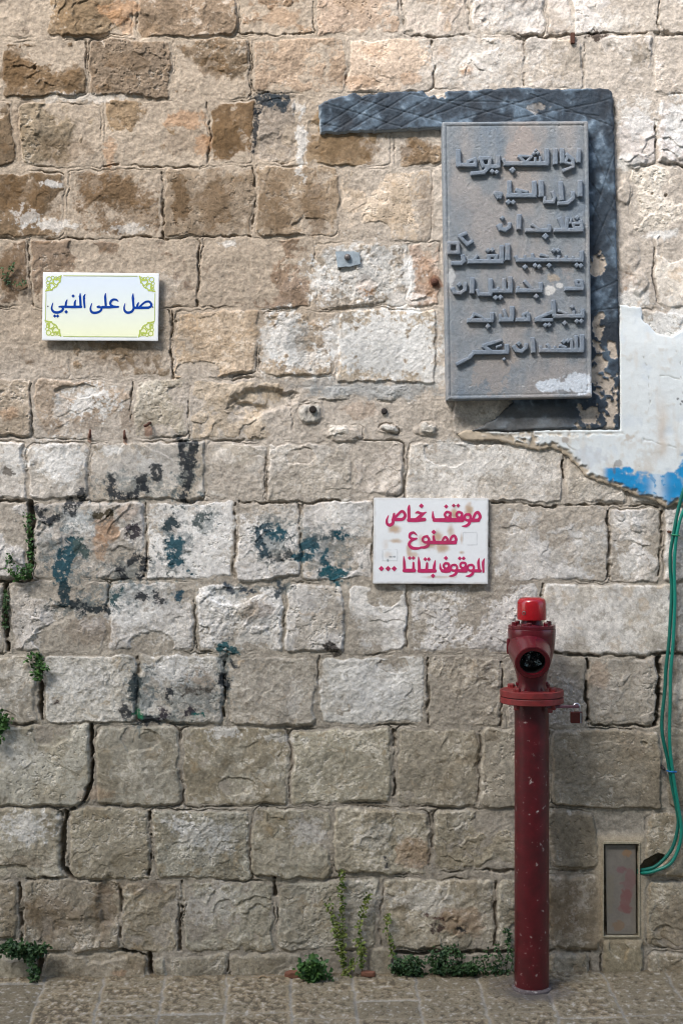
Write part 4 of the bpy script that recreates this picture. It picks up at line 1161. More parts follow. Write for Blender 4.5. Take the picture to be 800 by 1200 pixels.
for (x0, y0, x1, y1) in [(542, 624, 558, 638.5), (448, 644, 465, 657)]:
    e = np.abs(np.maximum(np.abs(u - (x0 + x1) / 2) - (x1 - x0) / 2, np.abs(v - (y0 + y1) / 2) - (y1 - y0) / 2))
    q = (sst(0.9, 0.2, e + 0.5 * bn2) * 0.45 * sst(-0.3, 0.2, bn1 + .15))[..., None]
    cB = cB * (1 - q) + q * srgb((150, 156, 160))
for (a, b, ra, rb) in [(105, 138, 16, 7), (132, 136, 14, 8), (85, 160, 10, 16)]:
    q = (sst(0, 0.4, 1 - np.hypot((u - D0[0] - a / SC2) / (ra / SC2), (v - D0[1] - b / SC2) / (rb / SC2)) + 0.8 * bn2) * .8)[..., None]
    cB = cB * (1 - q) + q * srgb((104, 116, 122))
q = (sst(-4, -0.5, F + 2 * bn1 + bn2 - 0.5) * 0.4)[..., None]
cB = cB * (1 - q) + q * srgb((170, 160, 148))
slab('board', us, vs, F, S2 - 0.001 * np.clip(1 + F / 0.9, 0, 1) ** 2 + 0.0004 * bn1, S2 - 0.012, M_BOARD, pn, cB)
M_MAG = paint('magenta_lettering', (186, 40, 96), rough=0.5, var=0.16, scale=60, bump=0, dirt=(150, 66, 84), dirt_amt=0.7)
L1 = [
 ('r', [(700, 152), (718, 128), (704, 96), (684, 104), (668, 140)], [20, 22, 22, 20, 18]), ('r', [(706, 152), (670, 152), (640, 152)], [24, 28, 24]), ('r', [(640, 110), (614, 112), (606, 138), (626, 152), (646, 148), (648, 120), (630, 108)], [20, 18, 18, 20, 20, 18, 18]), ('r', [(646, 150), (638, 176), (616, 192), (588, 194)], [22, 22, 20, 6]),
 ('r', [(584, 98), (562, 92), (548, 112), (562, 132), (586, 126), (588, 104)], [18, 18, 18, 18, 18, 18]), ('r', [(586, 120), (584, 152)], [22, 24]), ('r', [(590, 150), (480, 150), (388, 150)], [30, 30, 26]), ('d', (528, 46), 15), ('d', (560, 46), 15),
 ('r', [(504, 98), (478, 92), (464, 112), (478, 132), (500, 126), (506, 104)], [18, 18, 18, 18, 18, 18]), ('r', [(500, 120), (504, 150)], [20, 24]), ('r', [(392, 150), (380, 128), (378, 88)], [24, 20, 6]), ('d', (474, 52), 16),
 ('r', [(332, 92), (300, 104), (270, 94), (254, 100)], [5, 20, 18, 6]), ('r', [(322, 98), (290, 122), (262, 146)], [10, 24, 28]), ('r', [(318, 146), (260, 150), (206, 150)], [26, 30, 28]), ('d', (296, 48), 18), ('r', [(210, 42), (206, 70), (208, 148)], [6, 22, 22]),
 ('r', [(96, 146), (130, 146), (164, 142), (180, 116), (166, 90), (146, 92), (100, 140)], [22, 24, 22, 20, 20, 18, 18]), ('r', [(100, 106), (94, 146)], [16, 22]), ('r', [(92, 146), (92, 170), (72, 186), (52, 178), (48, 150), (60, 116)], [22, 22, 24, 20, 16, 4])]
L2 = [
 ('r', [(530, 312), (546, 292), (534, 264), (514, 272), (500, 304)], [20, 20, 20, 18, 16]), ('r', [(470, 312), (484, 292), (470, 272), (456, 282), (444, 306)], [16, 18, 18, 16, 16]), ('r', [(538, 312), (440, 312), (346, 310)], [26, 26, 24]), ('r', [(398, 312), (386, 290), (384, 268)], [18, 20, 18]), ('d', (385, 236), 18),
 ('r', [(338, 266), (314, 272), (304, 294), (322, 310), (344, 306), (350, 284), (332, 266)], [18, 16, 16, 18, 20, 18, 16]), ('r', [(350, 306), (344, 332), (320, 346), (290, 346)], [20, 22, 20, 12]),
 ('r', [(264, 258), (240, 240), (216, 250), (214, 276), (240, 286), (262, 282)], [6, 18, 20, 18, 20, 12]), ('r', [(256, 286), (222, 300), (208, 324), (226, 348), (262, 354), (300, 348)], [12, 18, 20, 24, 20, 8])]
L3 = [
 ('r', [(780, 150), (770, 180), (772, 246)], [5, 20, 14]), ('r', [(742, 148), (736, 180), (742, 236)], [5, 20, 20]), ('r', [(748, 238), (690, 238)], [24, 22]), ('r', [(692, 196), (668, 198), (658, 220), (674, 236), (698, 232), (702, 206), (684, 194)], [18, 16, 16, 18, 18, 16, 16]), ('r', [(700, 232), (694, 258), (672, 274), (646, 276)], [20, 20, 18, 5]),
 ('r', [(640, 182), (616, 180), (606, 200), (620, 218), (642, 212), (646, 190)], [18, 16, 16, 18, 18, 16]), ('r', [(642, 210), (642, 238)], [20, 22]), ('r', [(646, 238), (600, 238), (570, 238)], [24, 24, 22]), ('d', (602, 148), 15), ('d', (630, 148), 15),
 ('r', [(572, 196), (548, 198), (538, 220), (554, 236), (578, 232), (582, 206), (564, 194)], [18, 16, 16, 18, 18, 16, 16]), ('r', [(580, 232), (574, 258), (552, 272), (526, 276)], [20, 20, 18, 5]),
 ('r', [(520, 186), (498, 184), (486, 204), (500, 222), (520, 216), (526, 194)], [18, 16, 16, 18, 18, 16]), ('r', [(522, 212), (522, 238)], [18, 24]), ('r', [(528, 238), (500, 240), (476, 238)], [24, 26, 22]), ('r', [(478, 238), (464, 220), (462, 186)], [22, 18, 5]), ('d', (503, 146), 16),
 ('r', [(426, 164), (420, 200), (416, 236)], [6, 20, 22]), ('r', [(424, 238), (360, 238), (310, 238)], [26, 28, 26]), ('d', (410, 274), 17), ('r', [(368, 184), (364, 236)], [16, 22]), ('d', (354, 154), 15), ('d', (380, 154), 15), ('r', [(306, 138), (310, 180), (312, 238)], [6, 20, 22]),
 ('r', [(270, 180), (270, 234)], [14, 22]), ('r', [(276, 236), (236, 236), (204, 236)], [26, 28, 26]), ('d', (243, 146), 15), ('d', (270, 146), 15), ('r', [(200, 134), (204, 180), (206, 236)], [6, 20, 22]), ('d', (132, 222), 20), ('d', (88, 222), 20), ('d', (40, 222), 20)]
for org, items in [(C0, L1), (C0, L2), (D0, L3)]:
    xs_ = [org[0] + p[0] / SC2 for it in items for p in ([it[1]] if it[0] == 'd' else it[1])]
    ys_ = [org[1] + p[1] / SC2 for it in items for p in ([it[1]] if it[0] == 'd' else it[1])]
    us, vs, u, v = grid(min(xs_) - 4, max(xs_) + 4, min(ys_) - 4, max(ys_) + 4, 0.26)
    F = strokes_sdf(us, vs, items, org, SC2) + 0.05 * fbm(u, v, 2.0, 2, 330)
    slab('lettering', us, vs, F, S2 + 0.0010, S2 - 0.001, M_MAG, pn)

# ------------------------------------------------------------------ paving
SLOPE, Z0 = 0.011, -0.0045


def gz(x, y):
    return Z0 + SLOPE * x


xc = axis(-9, -1.35, 1.35, 9, 0.0032, 0.12)
yc = np.concatenate([np.arange(-12, -0.72, 0.16), np.arange(-0.72, 0.045, 0.0032)])
gX, gY = xc[None, :].astype(np.float32), yc[:, None].astype(np.float32)


def G(px, py):
    d_ = 1666.7 * (1.512 - Z0) / (py - 600.0)
    return ((px - 400.0) * d_ / 1666.7, d_ - 4.667)


g1, g2, g3 = fbm(gX, gY, .09, 5, 400), fbm(gX * 0.75, gY * 0.55, .017, 4, 410, .65), fbm(gX, gY * .7, .008, 3, 420)
gw = 0.006 * perlin(gX / .09, gY / .09, 430) + .0025 * perlin(gX / .03, gY / .03, 431)
cols_j = [((-64, 1150), (-100, 1200)), ((51, 1152), (34, 1200)), ((121, 1150), (110, 1200)), ((194, 1144), (186, 1200)), ((266, 1142), (265, 1200)), ((339, 1142), (343, 1200)), ((413, 1142), (420, 1200)),
          ((485, 1141), (496, 1200)), ((557, 1140), (573, 1200)), ((632, 1139), (654, 1200)), ((703, 1139), (734, 1200)), ((776, 1138), (812, 1200)), ((850, 1138), (894, 1200)), ((926, 1137), (975, 1200))]
jl = []
for a, b in cols_j:
    (xa, ya), (xb, yb) = G(*a), G(*b)
    jl.append((xa, ya, (xb - xa) / (yb - ya)))
# x position of every joint as a function of y; far from the wall the lines run straight on
cross = [[-.05], [-.155], [-.235, -.36], [-.35], [-.01, -.35], [-.40], [-.25, -.41], [-.15, -.42], [-.36], [-.42], [-.40], [-.33], [-.26]]
dj = np.full((len(yc), len(xc)), 1.0, dtype=np.float32)
slabid = np.zeros((len(yc), len(xc)), dtype=np.int32)
yy = np.maximum(gY, -0.9)
for q, (xa, ya, sx) in enumerate(jl):
    xl = xa + (yy - ya) * sx * (0.6 if abs(xa) > 1 else 0.85)
    dx = gX + gw - xl
    dj = np.minimum(dj, np.abs(dx))
    slabid += (dx > 0)
rowid = np.zeros_like(slabid)
for q in range(len(jl) + 1):
    m = slabid == q
    cr = cross[min(max(q - 1, 0), len(cross) - 1)]
    cr = list(cr) + [c_ for c_ in np.arange(-0.62 - 0.07 * (q % 3), -12, -0.34)]
    for c_ in cr:
        dy = gY + gw * 0.8 - c_ + 0 * gX
        dj = np.where(m, np.minimum(dj, np.abs(dy)), dj)
        rowid = np.where(m, rowid + (dy < 0), rowid)
farx = np.abs(gX) > 1.25
rt = np.random.RandomState(9).rand(40, 64)
tone = rt[slabid % 40, rowid % 64]
hG = Z0 + SLOPE * gX + 0.006 * (tone - 0.5) + 0.004 * g1 + 0.0030 * g2 + 0.0012 * g3
pitg = sst(0.02, 0.20, g2 + 0.3 * g3 + 0.25 * g1 + 0.30 * (tone - 0.6))
pitg = pitg * sst(0.008, 0.02, dj)
hG = hG - 0.0045 * pitg
jm = sst(0.0066, 0.0022, dj)
hG = hG - 0.004 * jm + 0.003 * jm * g2
edge = sst(0.02, 0.0, dj) * (1 - jm)
hG = hG - 0.003 * edge
base = srgb((136, 126, 104)) * (0.80 + 0.40 * tone)[..., None]
cG = base * (1 + 0.30 * g1 + 0.22 * g2 + 0.1 * g3)[..., None]
warm = (sst(0.0, 0.5, g1 + 0.8 * (tone - 0.5)) * 0.22)[..., None]
cG = cG * (1 - warm) + warm * srgb((152, 128, 92))
pq = (pitg * 0.75)[..., None]
cG = cG * (1 - pq) + pq * srgb((72, 64, 52))
lq = (sst(0.18, 0.36, -g2 + 0.3 * g3) * 0.6)[..., None]
cG = cG * (1 - lq) + lq * srgb((190, 186, 176))
jq = (jm * 0.8)[..., None]
cG = cG * (1 - jq) + jq * (srgb((150, 146, 136)) * (1 + 0.5 * g1)[..., None])
hyx, hyy = float((622.5 - 400) * 0.00271), -0.15
rr_ = np.hypot(gX - hyx, (gY - hyy) * 1.0)
sm_ = (sst(0.16, 0.07, rr_ + 0.06 * g1 + .04 * g2) * 0.62)[..., None]                       # old paint and tar round the pipe's foot
cG = cG * (1 - sm_) + sm_ * srgb((74, 72, 76))
wd = (sst(-0.035, 0.0, gY + 0.02 * g1) * 0.65)[..., None]                                      # soil along the foot of the wall
cG = cG * (1 - wd) + wd * srgb((104, 92, 72)) * (1 + .4 * g2)[..., None]
hG = hG + 0.006 * wd[..., 0] * (0.6 + g1)
coG = np.empty((len(yc), len(xc), 3), dtype=np.float32)
coG[..., 0], coG[..., 1], coG[..., 2] = gX, gY, hG
i = np.arange(len(yc) * len(xc)).reshape(len(yc), len(xc))
quads = np.stack([i[:-1, :-1], i[:-1, 1:], i[1:, 1:], i[1:, :-1]], -1).reshape(-1, 4)
pav = big_mesh('pavement', coG.reshape(-1, 3), quads, np.clip(cG, .012, .8), M_PAVE)
tag(pav, kind='structure')
earth = mesh_obj('ground', [(-60, -60, -0.09), (60, -60, -0.09), (60, 20, -0.09), (-60, 20, -0.09)], [(0, 1, 2, 3)], paint('earth', (120, 110, 95), rough=0.95))
tag(earth, kind='structure')

# ------------------------------------------------------------------ fire hydrant
HS = 0.00271


def HX(px):
    return (px - 400.0) * HS


def HZ(py):
    return 1.512 - (py - 600.0) * HS


HXC, HYC = HX(622.6), -0.15
M_RED = paint('maroon_paint', (80, 18, 25), rough=0.32, var=0.32, scale=26, bump=0.25, spot=(168, 160, 156), spot_thr=0.635, spot_scale=52, dirt=(62, 24, 26), dirt_amt=.9)
M_HEAD = paint('dark_red_paint', (82, 10, 22), rough=0.26, var=0.14, scale=24, bump=0.2, spot=(126, 60, 60), spot_thr=0.74, spot_scale=60)
M_CAP = paint('bright_red_paint', (152, 10, 22), rough=0.22, var=0.10, scale=30, bump=0.08, coat=0.3, dirt=(120, 20, 26), dirt_amt=.5)
M_FLNG = paint('weathered_red_paint', (116, 34, 34), rough=0.5, var=0.25, scale=50, bump=0.4, spot=(166, 132, 84), spot_thr=0.72, spot_scale=50, dirt=(76, 34, 30), dirt_amt=.7)
M_BLACK = paint('dark_bore', (16, 12, 14), rough=0.5)
hyd = thing('fire_hydrant', (HXC, HYC, Z0 + SLOPE * HXC), 'dark red standpipe fire hydrant with bright red cap standing before the stone wall', 'fire hydrant')


def lathe(name, prof, material, parent, n=48, c=(HXC, HYC), axis_v=Vector((0, 0, 1)), base=None):
    b = base if base is not None else Vector((c[0], c[1], 0))
    return disc_stack(name, b, prof, material, parent, axis_v, n)


foot = Z0 + SLOPE * HXC
pr = 20.2 * HS
# slightly uneven pipe
lathe('standpipe', [(foot - 0.03, pr), (foot + .02, pr * 1.005), (foot + 0.4, pr), (foot + 0.8, pr * 0.995), (HZ(826), pr), (HZ(823), pr)], M_RED, hyd, 56)
lathe('foot_collar', [(foot - 0.02, pr * 1.16), (foot + .002, pr * 1.14), (foot + .008, pr * 1.03)], paint('foot_mortar', (92, 84, 84), rough=.9, var=.4, bump=.8, scale=90, spot=(150, 144, 140), spot_thr=.6), hyd, 40)
fr = 37.0 * HS
fl_lo = lathe('flange', [(HZ(823.2), fr * .985), (HZ(822.6), fr), (HZ(816.8), fr), (HZ(816.2), fr * .985)], M_FLNG, hyd, 56)
fl_up = lathe('flange', [(HZ(815.4), fr * .985), (HZ(814.8), fr * 1.0), (HZ(808.6), fr * 1.0), (HZ(808.0), fr * .98)], M_FLNG, hyd, 56)
lathe('gasket', [(HZ(816.6), fr * .95), (HZ(815.0), fr * .95)], M_BLACK, hyd, 40)


def hexbolt(name, x, y, z0, z1, r, material, parent, rot=0.0):
    n = 6
    prof = [(z0, r), (z1 - (z1 - z0) * .25, r), (z1, r * .82)]
    verts, faces = [], []
    for (h, rr) in prof:
        for i_ in range(n):
            a = 2 * math.pi * i_ / n + rot
            verts.append((x + rr * math.cos(a), y + rr * math.sin(a), h))
    for k_ in range(2):
        for i_ in range(n):
            j = (i_ + 1) % n
            faces.append((k_ * n + i_, k_ * n + j, (k_ + 1) * n + j, (k_ + 1) * n + i_))
    faces.append(tuple(range(n))[::-1])
    faces.append(tuple(2 * n + i_ for i_ in range(n)))
    return mesh_obj(name, verts, faces, material, parent)


for i_ in range(4):
    a = 2 * math.pi * (i_ + 0.5) / 4 + .04
    bx_, by_ = HXC + fr * .80 * math.cos(a), HYC + fr * .80 * math.sin(a)
    hexbolt('bolt', bx_, by_, HZ(808.4), HZ(803.6), 4.4 * HS, M_FLNG, fl_up, i_)
    hexbolt('bolt', bx_, by_, HZ(822.8), HZ(829.2), 3.9 * HS, M_FLNG, fl_lo, i_ * 1.7)
# head body
hb = [(808.5, 18.0), (803, 17.2), (797, 17.0), (790, 18.2), (782, 20.6), (773, 23.4), (764, 25.6), (754, 27.0), (744, 27.8), (737.5, 28.0), (736.5, 27.6)]
lathe('head', [(HZ(y), r * HS) for y, r in hb], M_HEAD, hyd, 56)
tpl = lathe('top_plate', [(HZ(736.8), 26.5 * HS), (HZ(736.0), 27.6 * HS), (HZ(732.8), 27.6 * HS), (HZ(732.2), 27.0 * HS)], M_HEAD, hyd, 56)
for i_ in range(6):
    a = 2 * math.pi * i_ / 6 + .25
    hexbolt('bolt', HXC + 21.5 * HS * math.cos(a), HYC + 21.5 * HS * math.sin(a), HZ(732.6), HZ(728.2), 3.2 * HS, M_HEAD, tpl, i_)
lathe('neck', [(HZ(733), 15 * HS), (HZ(731), 13 * HS), (HZ(726), 11.6 * HS), (HZ(722), 11.6 * HS)], M_HEAD, hyd, 40)
capp = [(725.6, 15.8), (725.9, 17.0), (724.6, 17.3), (715, 17.2), (707, 16.9), (704, 16.2), (701.8, 14.6), (700.4, 12.2), (699.8, 9.0), (699.5, 4.0), (699.5, .5)]
cap_o = lathe('cap', [(HZ(y), r * HS) for y, r in capp], M_CAP, hyd, 56)
cq = Vector((-0.62, -0.78, 0)).normalized()
cp = Vector((HXC, HYC, HZ(717.5))) + cq * (17.2 * HS - .003)
disc_stack('cap_screw', cp, [(0, 2.4 * HS), (.004, 2.4 * HS), (.0045, 1.7 * HS), (.002, 1.6 * HS)], paint('worn_steel', (120, 112, 108), rough=.3, metal=.8), cap_o, cq, 16)
# small cast lugs on the head's left and on the neck
for sx_, zz_, hh_ in [(-1, 757, 9), (-1, 801, 2.4), (1, 801, 2.4)]:
    rad_ = (27.5 if zz_ < 790 else 16.8) * HS
    cx_ = HXC + sx_ * rad_
    mesh_lug = disc_stack('lug', (cx_, HYC - .006, HZ(zz_ + hh_)), [(0, 1.6 * HS), (hh_ * .4 * HS, 2.4 * HS), (hh_ * 1.6 * HS, 2.4 * HS), (hh_ * 2 * HS, 1.6 * HS)], M_HEAD, hyd, Vector((0, 0, 1)), 12)
# outlet, facing the street and tipped down
nax = Vector((-0.02, -math.cos(R(20)), -math.sin(R(20)))).normalized()
nb = Vector((HXC - .010, HYC - 0.020, HZ(760)))
noz = disc_stack('outlet', nb, [(0, 25 * HS), (.035, 23.2 * HS), (.060, 21.6 * HS), (.088, 20.6 * HS), (.096, 20.2 * HS), (.098, 19.2 * HS), (.098, 15.0 * HS), (.094, 14.6 * HS), (.060, 14.6 * HS), (.058, 14.0 * HS), (.058, .3 * HS)], M_HEAD, hyd, nax, 56)
bore_shade = disc_stack('bore_shade', nb + nax * .0596, [(0, 14.4 * HS), (.003, 14.4 * HS), (.0034, 13.5 * HS), (.0034, .5 * HS)], M_BLACK, noz, nax, 40)  # black disc closing the outlet, standing in for its unlit depth
mesh_seat = disc_stack('bore_lining', nb + nax * .0625, [(0, 14.55 * HS), (.03, 14.55 * HS), (.03, 14.2 * HS), (0, 14.2 * HS)], M_BLACK, noz, nax, 40)
# crumpled scrap of clear film stuffed in the outlet
rf = random.Random(12)
q = nax.to_track_quat('Z', 'Y')
NC = 13
vts, fcs = [], []
for a_ in range(NC):
    for b_ in range(NC):
        X_, Y_ = (a_ / (NC - 1) - .5) * 2, (b_ / (NC - 1) - .5) * 2
        sc_ = 1 / max(1.0, math.hypot(X_, Y_) * .92)
        vts.append(nb + nax * (.068 + rf.uniform(-.004, .012)) + q @ Vector((X_ * sc_ * 11 * HS + rf.uniform(-.003, .003), Y_ * sc_ * 9.5 * HS + rf.uniform(-.003, .003), 0)))
for a_ in range(NC - 1):
    for b_ in range(NC - 1):
        fcs.append((a_ * NC + b_, (a_ + 1) * NC + b_, (a_ + 1) * NC + b_ + 1, a_ * NC + b_ + 1))
film = mesh_obj('plastic_scrap', vts, fcs, paint('crumpled_film', (34, 36, 42), rough=0.18, var=.8, scale=60, spot=(190, 206, 210), spot_thr=.55, spot_scale=38), None)  # pale spots painted on as the film's glints
tag(film, 'crumpled scrap of shiny plastic film stuffed in the dark outlet of the hydrant', 'litter')
# locking lever
M_LEV = paint('bare_lever', (104, 74, 84), rough=0.42, metal=.5, var=.25, scale=60)


def tube(name, pts, r, material, parent, n=10, closed=False):
    pts = [Vector(p) for p in pts]
    verts, faces = [], []
    up = Vector((0, 1, 0.01)).normalized()
    N = len(pts)
    for i_, p in enumerate(pts):
        tn = (pts[min(i_ + 1, N - 1)] - pts[max(i_ - 1, 0)]).normalized()
        s_ = tn.cross(up)
        if s_.length < 1e-4:
            s_ = tn.cross(Vector((1, 0, 0)))
        s_.normalize()
        w_ = s_.cross(tn).normalized()
        rr = r[i_] if isinstance(r, (list, tuple)) else r
        for k_ in range(n):
            a = 2 * math.pi * k_ / n
            verts.append(p + s_ * rr * math.cos(a) + w_ * rr * math.sin(a))
    for i_ in range(N - 1):
        for k_ in range(n):
            j = (k_ + 1) % n
            faces.append((i_ * n + k_, i_ * n + j, (i_ + 1) * n + j, (i_ + 1) * n + k_))
    faces.append(tuple(range(n))[::-1])
    faces.append(tuple((N - 1) * n + k_ for k_ in range(n)))
    return mesh_obj(name, verts, faces, material, parent, True)


def spline(pts, n=8):
    o, _ = catmull([np.array(p, dtype=float) for p in pts], [1] * len(pts), n)
    return [Vector([float(c) for c in p]) for p in o]


def flatbar(name, x0, x1, z, hh, y0, y1, material, parent):
    b = .0012
    prof = [(-hh, y0 + b), (-hh, y1 - b), (-hh + b, y1), (hh - b, y1), (hh, y1 - b), (hh, y0 + b), (hh - b, y0), (-hh + b, y0)]
    verts = [(x, yv, z + zv) for x in (x0, x1) for (zv, yv) in prof]
    n = 8
    faces = [(i_, (i_ + 1) % n, n + (i_ + 1) % n, n + i_) for i_ in range(n)] + [tuple(range(n))[::-1], tuple(range(n, 2 * n))]
    return mesh_obj(name, verts, faces, material, parent)


lev_y = HYC - .055
lev_o = flatbar('lever', HX(637), HX(674), HZ(825.4), 1.5 * HS, lev_y - .006, lev_y + .008, M_LEV, hyd)
hexbolt('bolt', HX(641), lev_y, HZ(827), HZ(832.4), 3.4 * HS, M_FLNG, lev_o, .4)
# padlock hanging from the lever
pk = thing('padlock', (HX(671), lev_y, HZ(844)), 'small copper brown padlock with steel shackle hanging from the hydrant lever', 'padlock')
x0, x1, z0, z1, yb, bv = HX(664.5), HX(678), HZ(844.2), HZ(831), lev_y, .0014
ring_ = [(x0 + bv, z0), (x1 - bv, z0), (x1, z0 + bv), (x1, z1 - bv), (x1 - bv, z1), (x0 + bv, z1), (x0, z1 - bv), (x0, z0 + bv)]
verts, faces = [], []
for (dy, ins_) in [(-.009, .0012), (-.008, 0), (.008, 0), (.009, .0012)]:
    for (x, z) in ring_:
        mx_, mz_ = (x0 + x1) / 2, (z0 + z1) / 2
        verts.append((x - math.copysign(ins_, x - mx_), yb + dy, z - math.copysign(ins_, z - mz_)))
for k_ in range(3):
    for i_ in range(8):
        j = (i_ + 1) % 8
        faces.append((k_ * 8 + i_, k_ * 8 + j, (k_ + 1) * 8 + j, (k_ + 1) * 8 + i_))
faces += [tuple(range(8))[::-1], tuple(24 + i_ for i_ in range(8))]
mesh_obj('body', verts, faces, paint('copper_brown', (72, 34, 32), rough=.4, metal=.6, var=.2, scale=120), pk)
M_STEEL = paint('bright_steel', (200, 200, 205), rough=.18, metal=1.0, var=.05)
flatbar('trim_strip', HX(675.2), HX(676.8), (z0 + z1) / 2, (z1 - z0) / 2 - .002, yb - .0097, yb - .0088, M_STEEL, pk)
sp = [(HX(667.5), yb, z1 - .002), (HX(667.5), yb, z1 + .010), (HX(668.6), yb, z1 + .0205), (HX(671.6), yb, z1 + .0245), (HX(674.4), yb, z1 + .0205), (HX(675.4), yb, z1 + .010), (HX(675.4), yb, z1 - .002)]
tube('shackle', spline(sp), .0029, M_STEEL, pk, 10)

# ------------------------------------------------------------------ little metal door in the wall
md = thing('meter_door', (float(PX(727)), 0.02, float(PZ(1096))), 'narrow grey steel door with dull red blotches set in a pale frame low in the wall', 'hatch')
M_FRAME = paint('cream_frame_paint', (160, 152, 130), rough=.7, var=.35, scale=60, bump=.3, spot=(86, 84, 78), spot_thr=.62, spot_scale=60)
fx0, fx1, fy0, fy1 = 706.6, 747.4, 988.5, 1096.5


def boxm(name, x0, x1, ya, yb, z0, z1, material, parent, bev=.0012):
    import bmesh
    bm = bmesh.new()
    vs_ = [bm.verts.new((x, y, z)) for x in (x0, x1) for y in (ya, yb) for z in (z0, z1)]
    for f in [(0, 1, 3, 2), (4, 6, 7, 5), (0, 4, 5, 1), (2, 3, 7, 6), (0, 2, 6, 4), (1, 5, 7, 3)]:
        bm.faces.new([vs_[k_] for k_ in f])
    bmesh.ops.recalc_face_normals(bm, faces=bm.faces)
    if bev:
        bmesh.ops.bevel(bm, geom=list(bm.edges), offset=bev, segments=2, affect='EDGES')
    me = bpy.data.meshes.new(name)
    bm.to_mesh(me)
    bm.free()
    me.materials.append(material)
    return adopt(link(bpy.data.objects.new(name, me)), parent)


fw = 1.4
for (a0, a1, b0, b1) in [(fx0 - fw, fx0, fy0 - fw - .6, fy1 + fw), (fx1, fx1 + fw, fy0 - fw - .6, fy1 + fw), (fx0 + .05, fx1 - .05, fy0 - 2.6, fy0), (fx0 + .05, fx1 - .05, fy1, fy1 + fw)]:
    boxm('frame', float(PX(a0)), float(PX(a1)), -0.0085, 0.03, float(PZ(b1)), float(PZ(b0)), M_FRAME, md, .0010)
us, vs, u, v = grid(707, 747, 988, 1097, 0.8)
dn1, dn2 = fbm(u, v, 14, 4, 500), fbm(u, v, 4, 3, 510)
F = poly_sdf(u, v, [(708.8, 990.6), (744.6, 990.6), (745.4, 1095.6), (711.2, 1095.6)]) + .1 * dn2
cD = np.zeros((len(vs), len(us), 3), dtype=np.float32)
cD[:] = srgb((122, 117, 109))
cD *= (1 + .2 * dn1 + .12 * dn2)[..., None]
for (cx, cy, rx, ry, c, a) in [(736, 1035, 9, 20, (122, 90, 90), .7), (733, 1055, 7, 16, (122, 82, 80), .75), (730, 1066, 12, 5, (122, 84, 82), .6), (728, 1020, 6, 6, (122, 86, 90), .7), (735, 1001, 5, 7, (150, 112, 72), .6), (724, 1086, 6, 8, (128, 100, 72), .6), (716, 1050, 6, 30, (118, 110, 92), .4)]:
    q = (sst(0, .3, 1 - np.hypot((u - cx) / rx, (v - cy) / ry) + 1.1 * dn1 + .4 * dn2) * a)[..., None]
    cD = cD * (1 - q) + q * srgb(c)
slab('door', us, vs, F, -0.006 - 0.001 * np.clip(1 + F / 0.9, 0, 1) ** 2 + .0004 * dn1, -0.009, mineral('galvanised_sheet', rough=.5, bump=.15, scale=140, var=.06, spec=.5), md, cD)

# ------------------------------------------------------------------ cables
M_CABA = paint('dark_green_sheath', (10, 96, 84), rough=.38, var=.12, scale=12, bump=.1, dirt=(60, 96, 84), dirt_amt=.3)
M_CABB = paint('green_sheath', (14, 122, 106), rough=.36, var=.12, scale=12, bump=.1, dirt=(70, 110, 96), dirt_amt=.3)


def cable(label, pts, off, r, material):
    p3 = []
    for (x, y, e) in pts:
        p3.append((float(PX(x)), -(off + e), float(PZ(y))))
    o = tube('cable', spline(p3, 7), r, material, None, 12)
    return tag(o, label, 'cable', 'green cables hanging down the wall')


cable('darker green cable behind the lighter one, running down into the wall hole',
      [(838, 470, .030), (812, 535, .034), (800, 566, .032), (791.5, 596, .028), (786, 627, .022), (783, 648, .018), (783, 670, .018), (784.5, 690, .018), (783, 724, .018), (781.5, 748, .018), (779.4, 768, .018), (777.6, 785, .018), (776.6, 806, .018), (773.2, 841, .018), (774, 862, .018), (779.6, 888, .018), (785, 919, .016), (791, 949, .015), (792, 966, .015), (785, 992, .018), (770, 1011, .012), (758, 1018, .000), (748, 1021, -.020)], .006, .0060, M_CABA)
cable('lighter green cable on the right of the pair, curving widest before the wall hole',
      [(850, 500, .030), (818, 560, .036), (800, 592, .034), (793.4, 608, .030), (789.2, 628, .028), (787.2, 650, .026), (786.6, 672, .026), (787.4, 700, .026), (786.4, 730, .026), (784.8, 760, .026), (782.6, 785, .026), (781.8, 823, .026), (781.2, 851, .026), (781.8, 877, .026), (785.4, 906, .026), (790.2, 936, .025), (794.8, 966, .025), (792.6, 988, .025), (782.8, 1009, .022), (766, 1018.5, .012), (757, 1022, .000), (748, 1024, -.020)], .008, .0056, M_CABB)


def tie(name, label, x, y, wd, material, off):
    pts = []
    for i_ in range(17):
        a = 2 * math.pi * i_ / 16
        pts.append((float(PX(x + wd * math.cos(a))), -(off + .012 * math.sin(a)), float(PZ(y + .6 * math.cos(a)))))
    o = tube(name, pts, .0022, material, None, 6)
    return o


t1 = thing('cable_clip', (float(PX(782)), -.03, float(PZ(626))), 'green wire tie looped on a rusty nail holding the cables at the top', 'cable tie', 'ties holding the green cables')
o = tie('loop', '', 788.6, 627, 4.6, paint('green_wire', (40, 130, 90), rough=.5), .031)
adopt(o, t1)
adopt(tube('nail', [(float(PX(782.5)), .01, float(PZ(623))), (float(PX(782.5)), -.028, float(PZ(623.4)))], .0045, M_RUST, None, 10), t1)
t2 = thing('cable_clip', (float(PX(780)), -.03, float(PZ(901))), 'blue plastic tie with dark nail holding the two green cables lower down', 'cable tie', 'ties holding the green cables')
o = tie('loop', '', 784, 902, 5.6, paint('blue_plastic', (30, 104, 170), rough=.4), .029)
adopt(o, t2)
adopt(tube('nail', [(float(PX(775.5)), .01, float(PZ(899))), (float(PX(775.5)), -.026, float(PZ(899.6)))], .0052, paint('dark_plastic', (40, 36, 36), rough=.6), None, 10), t2)

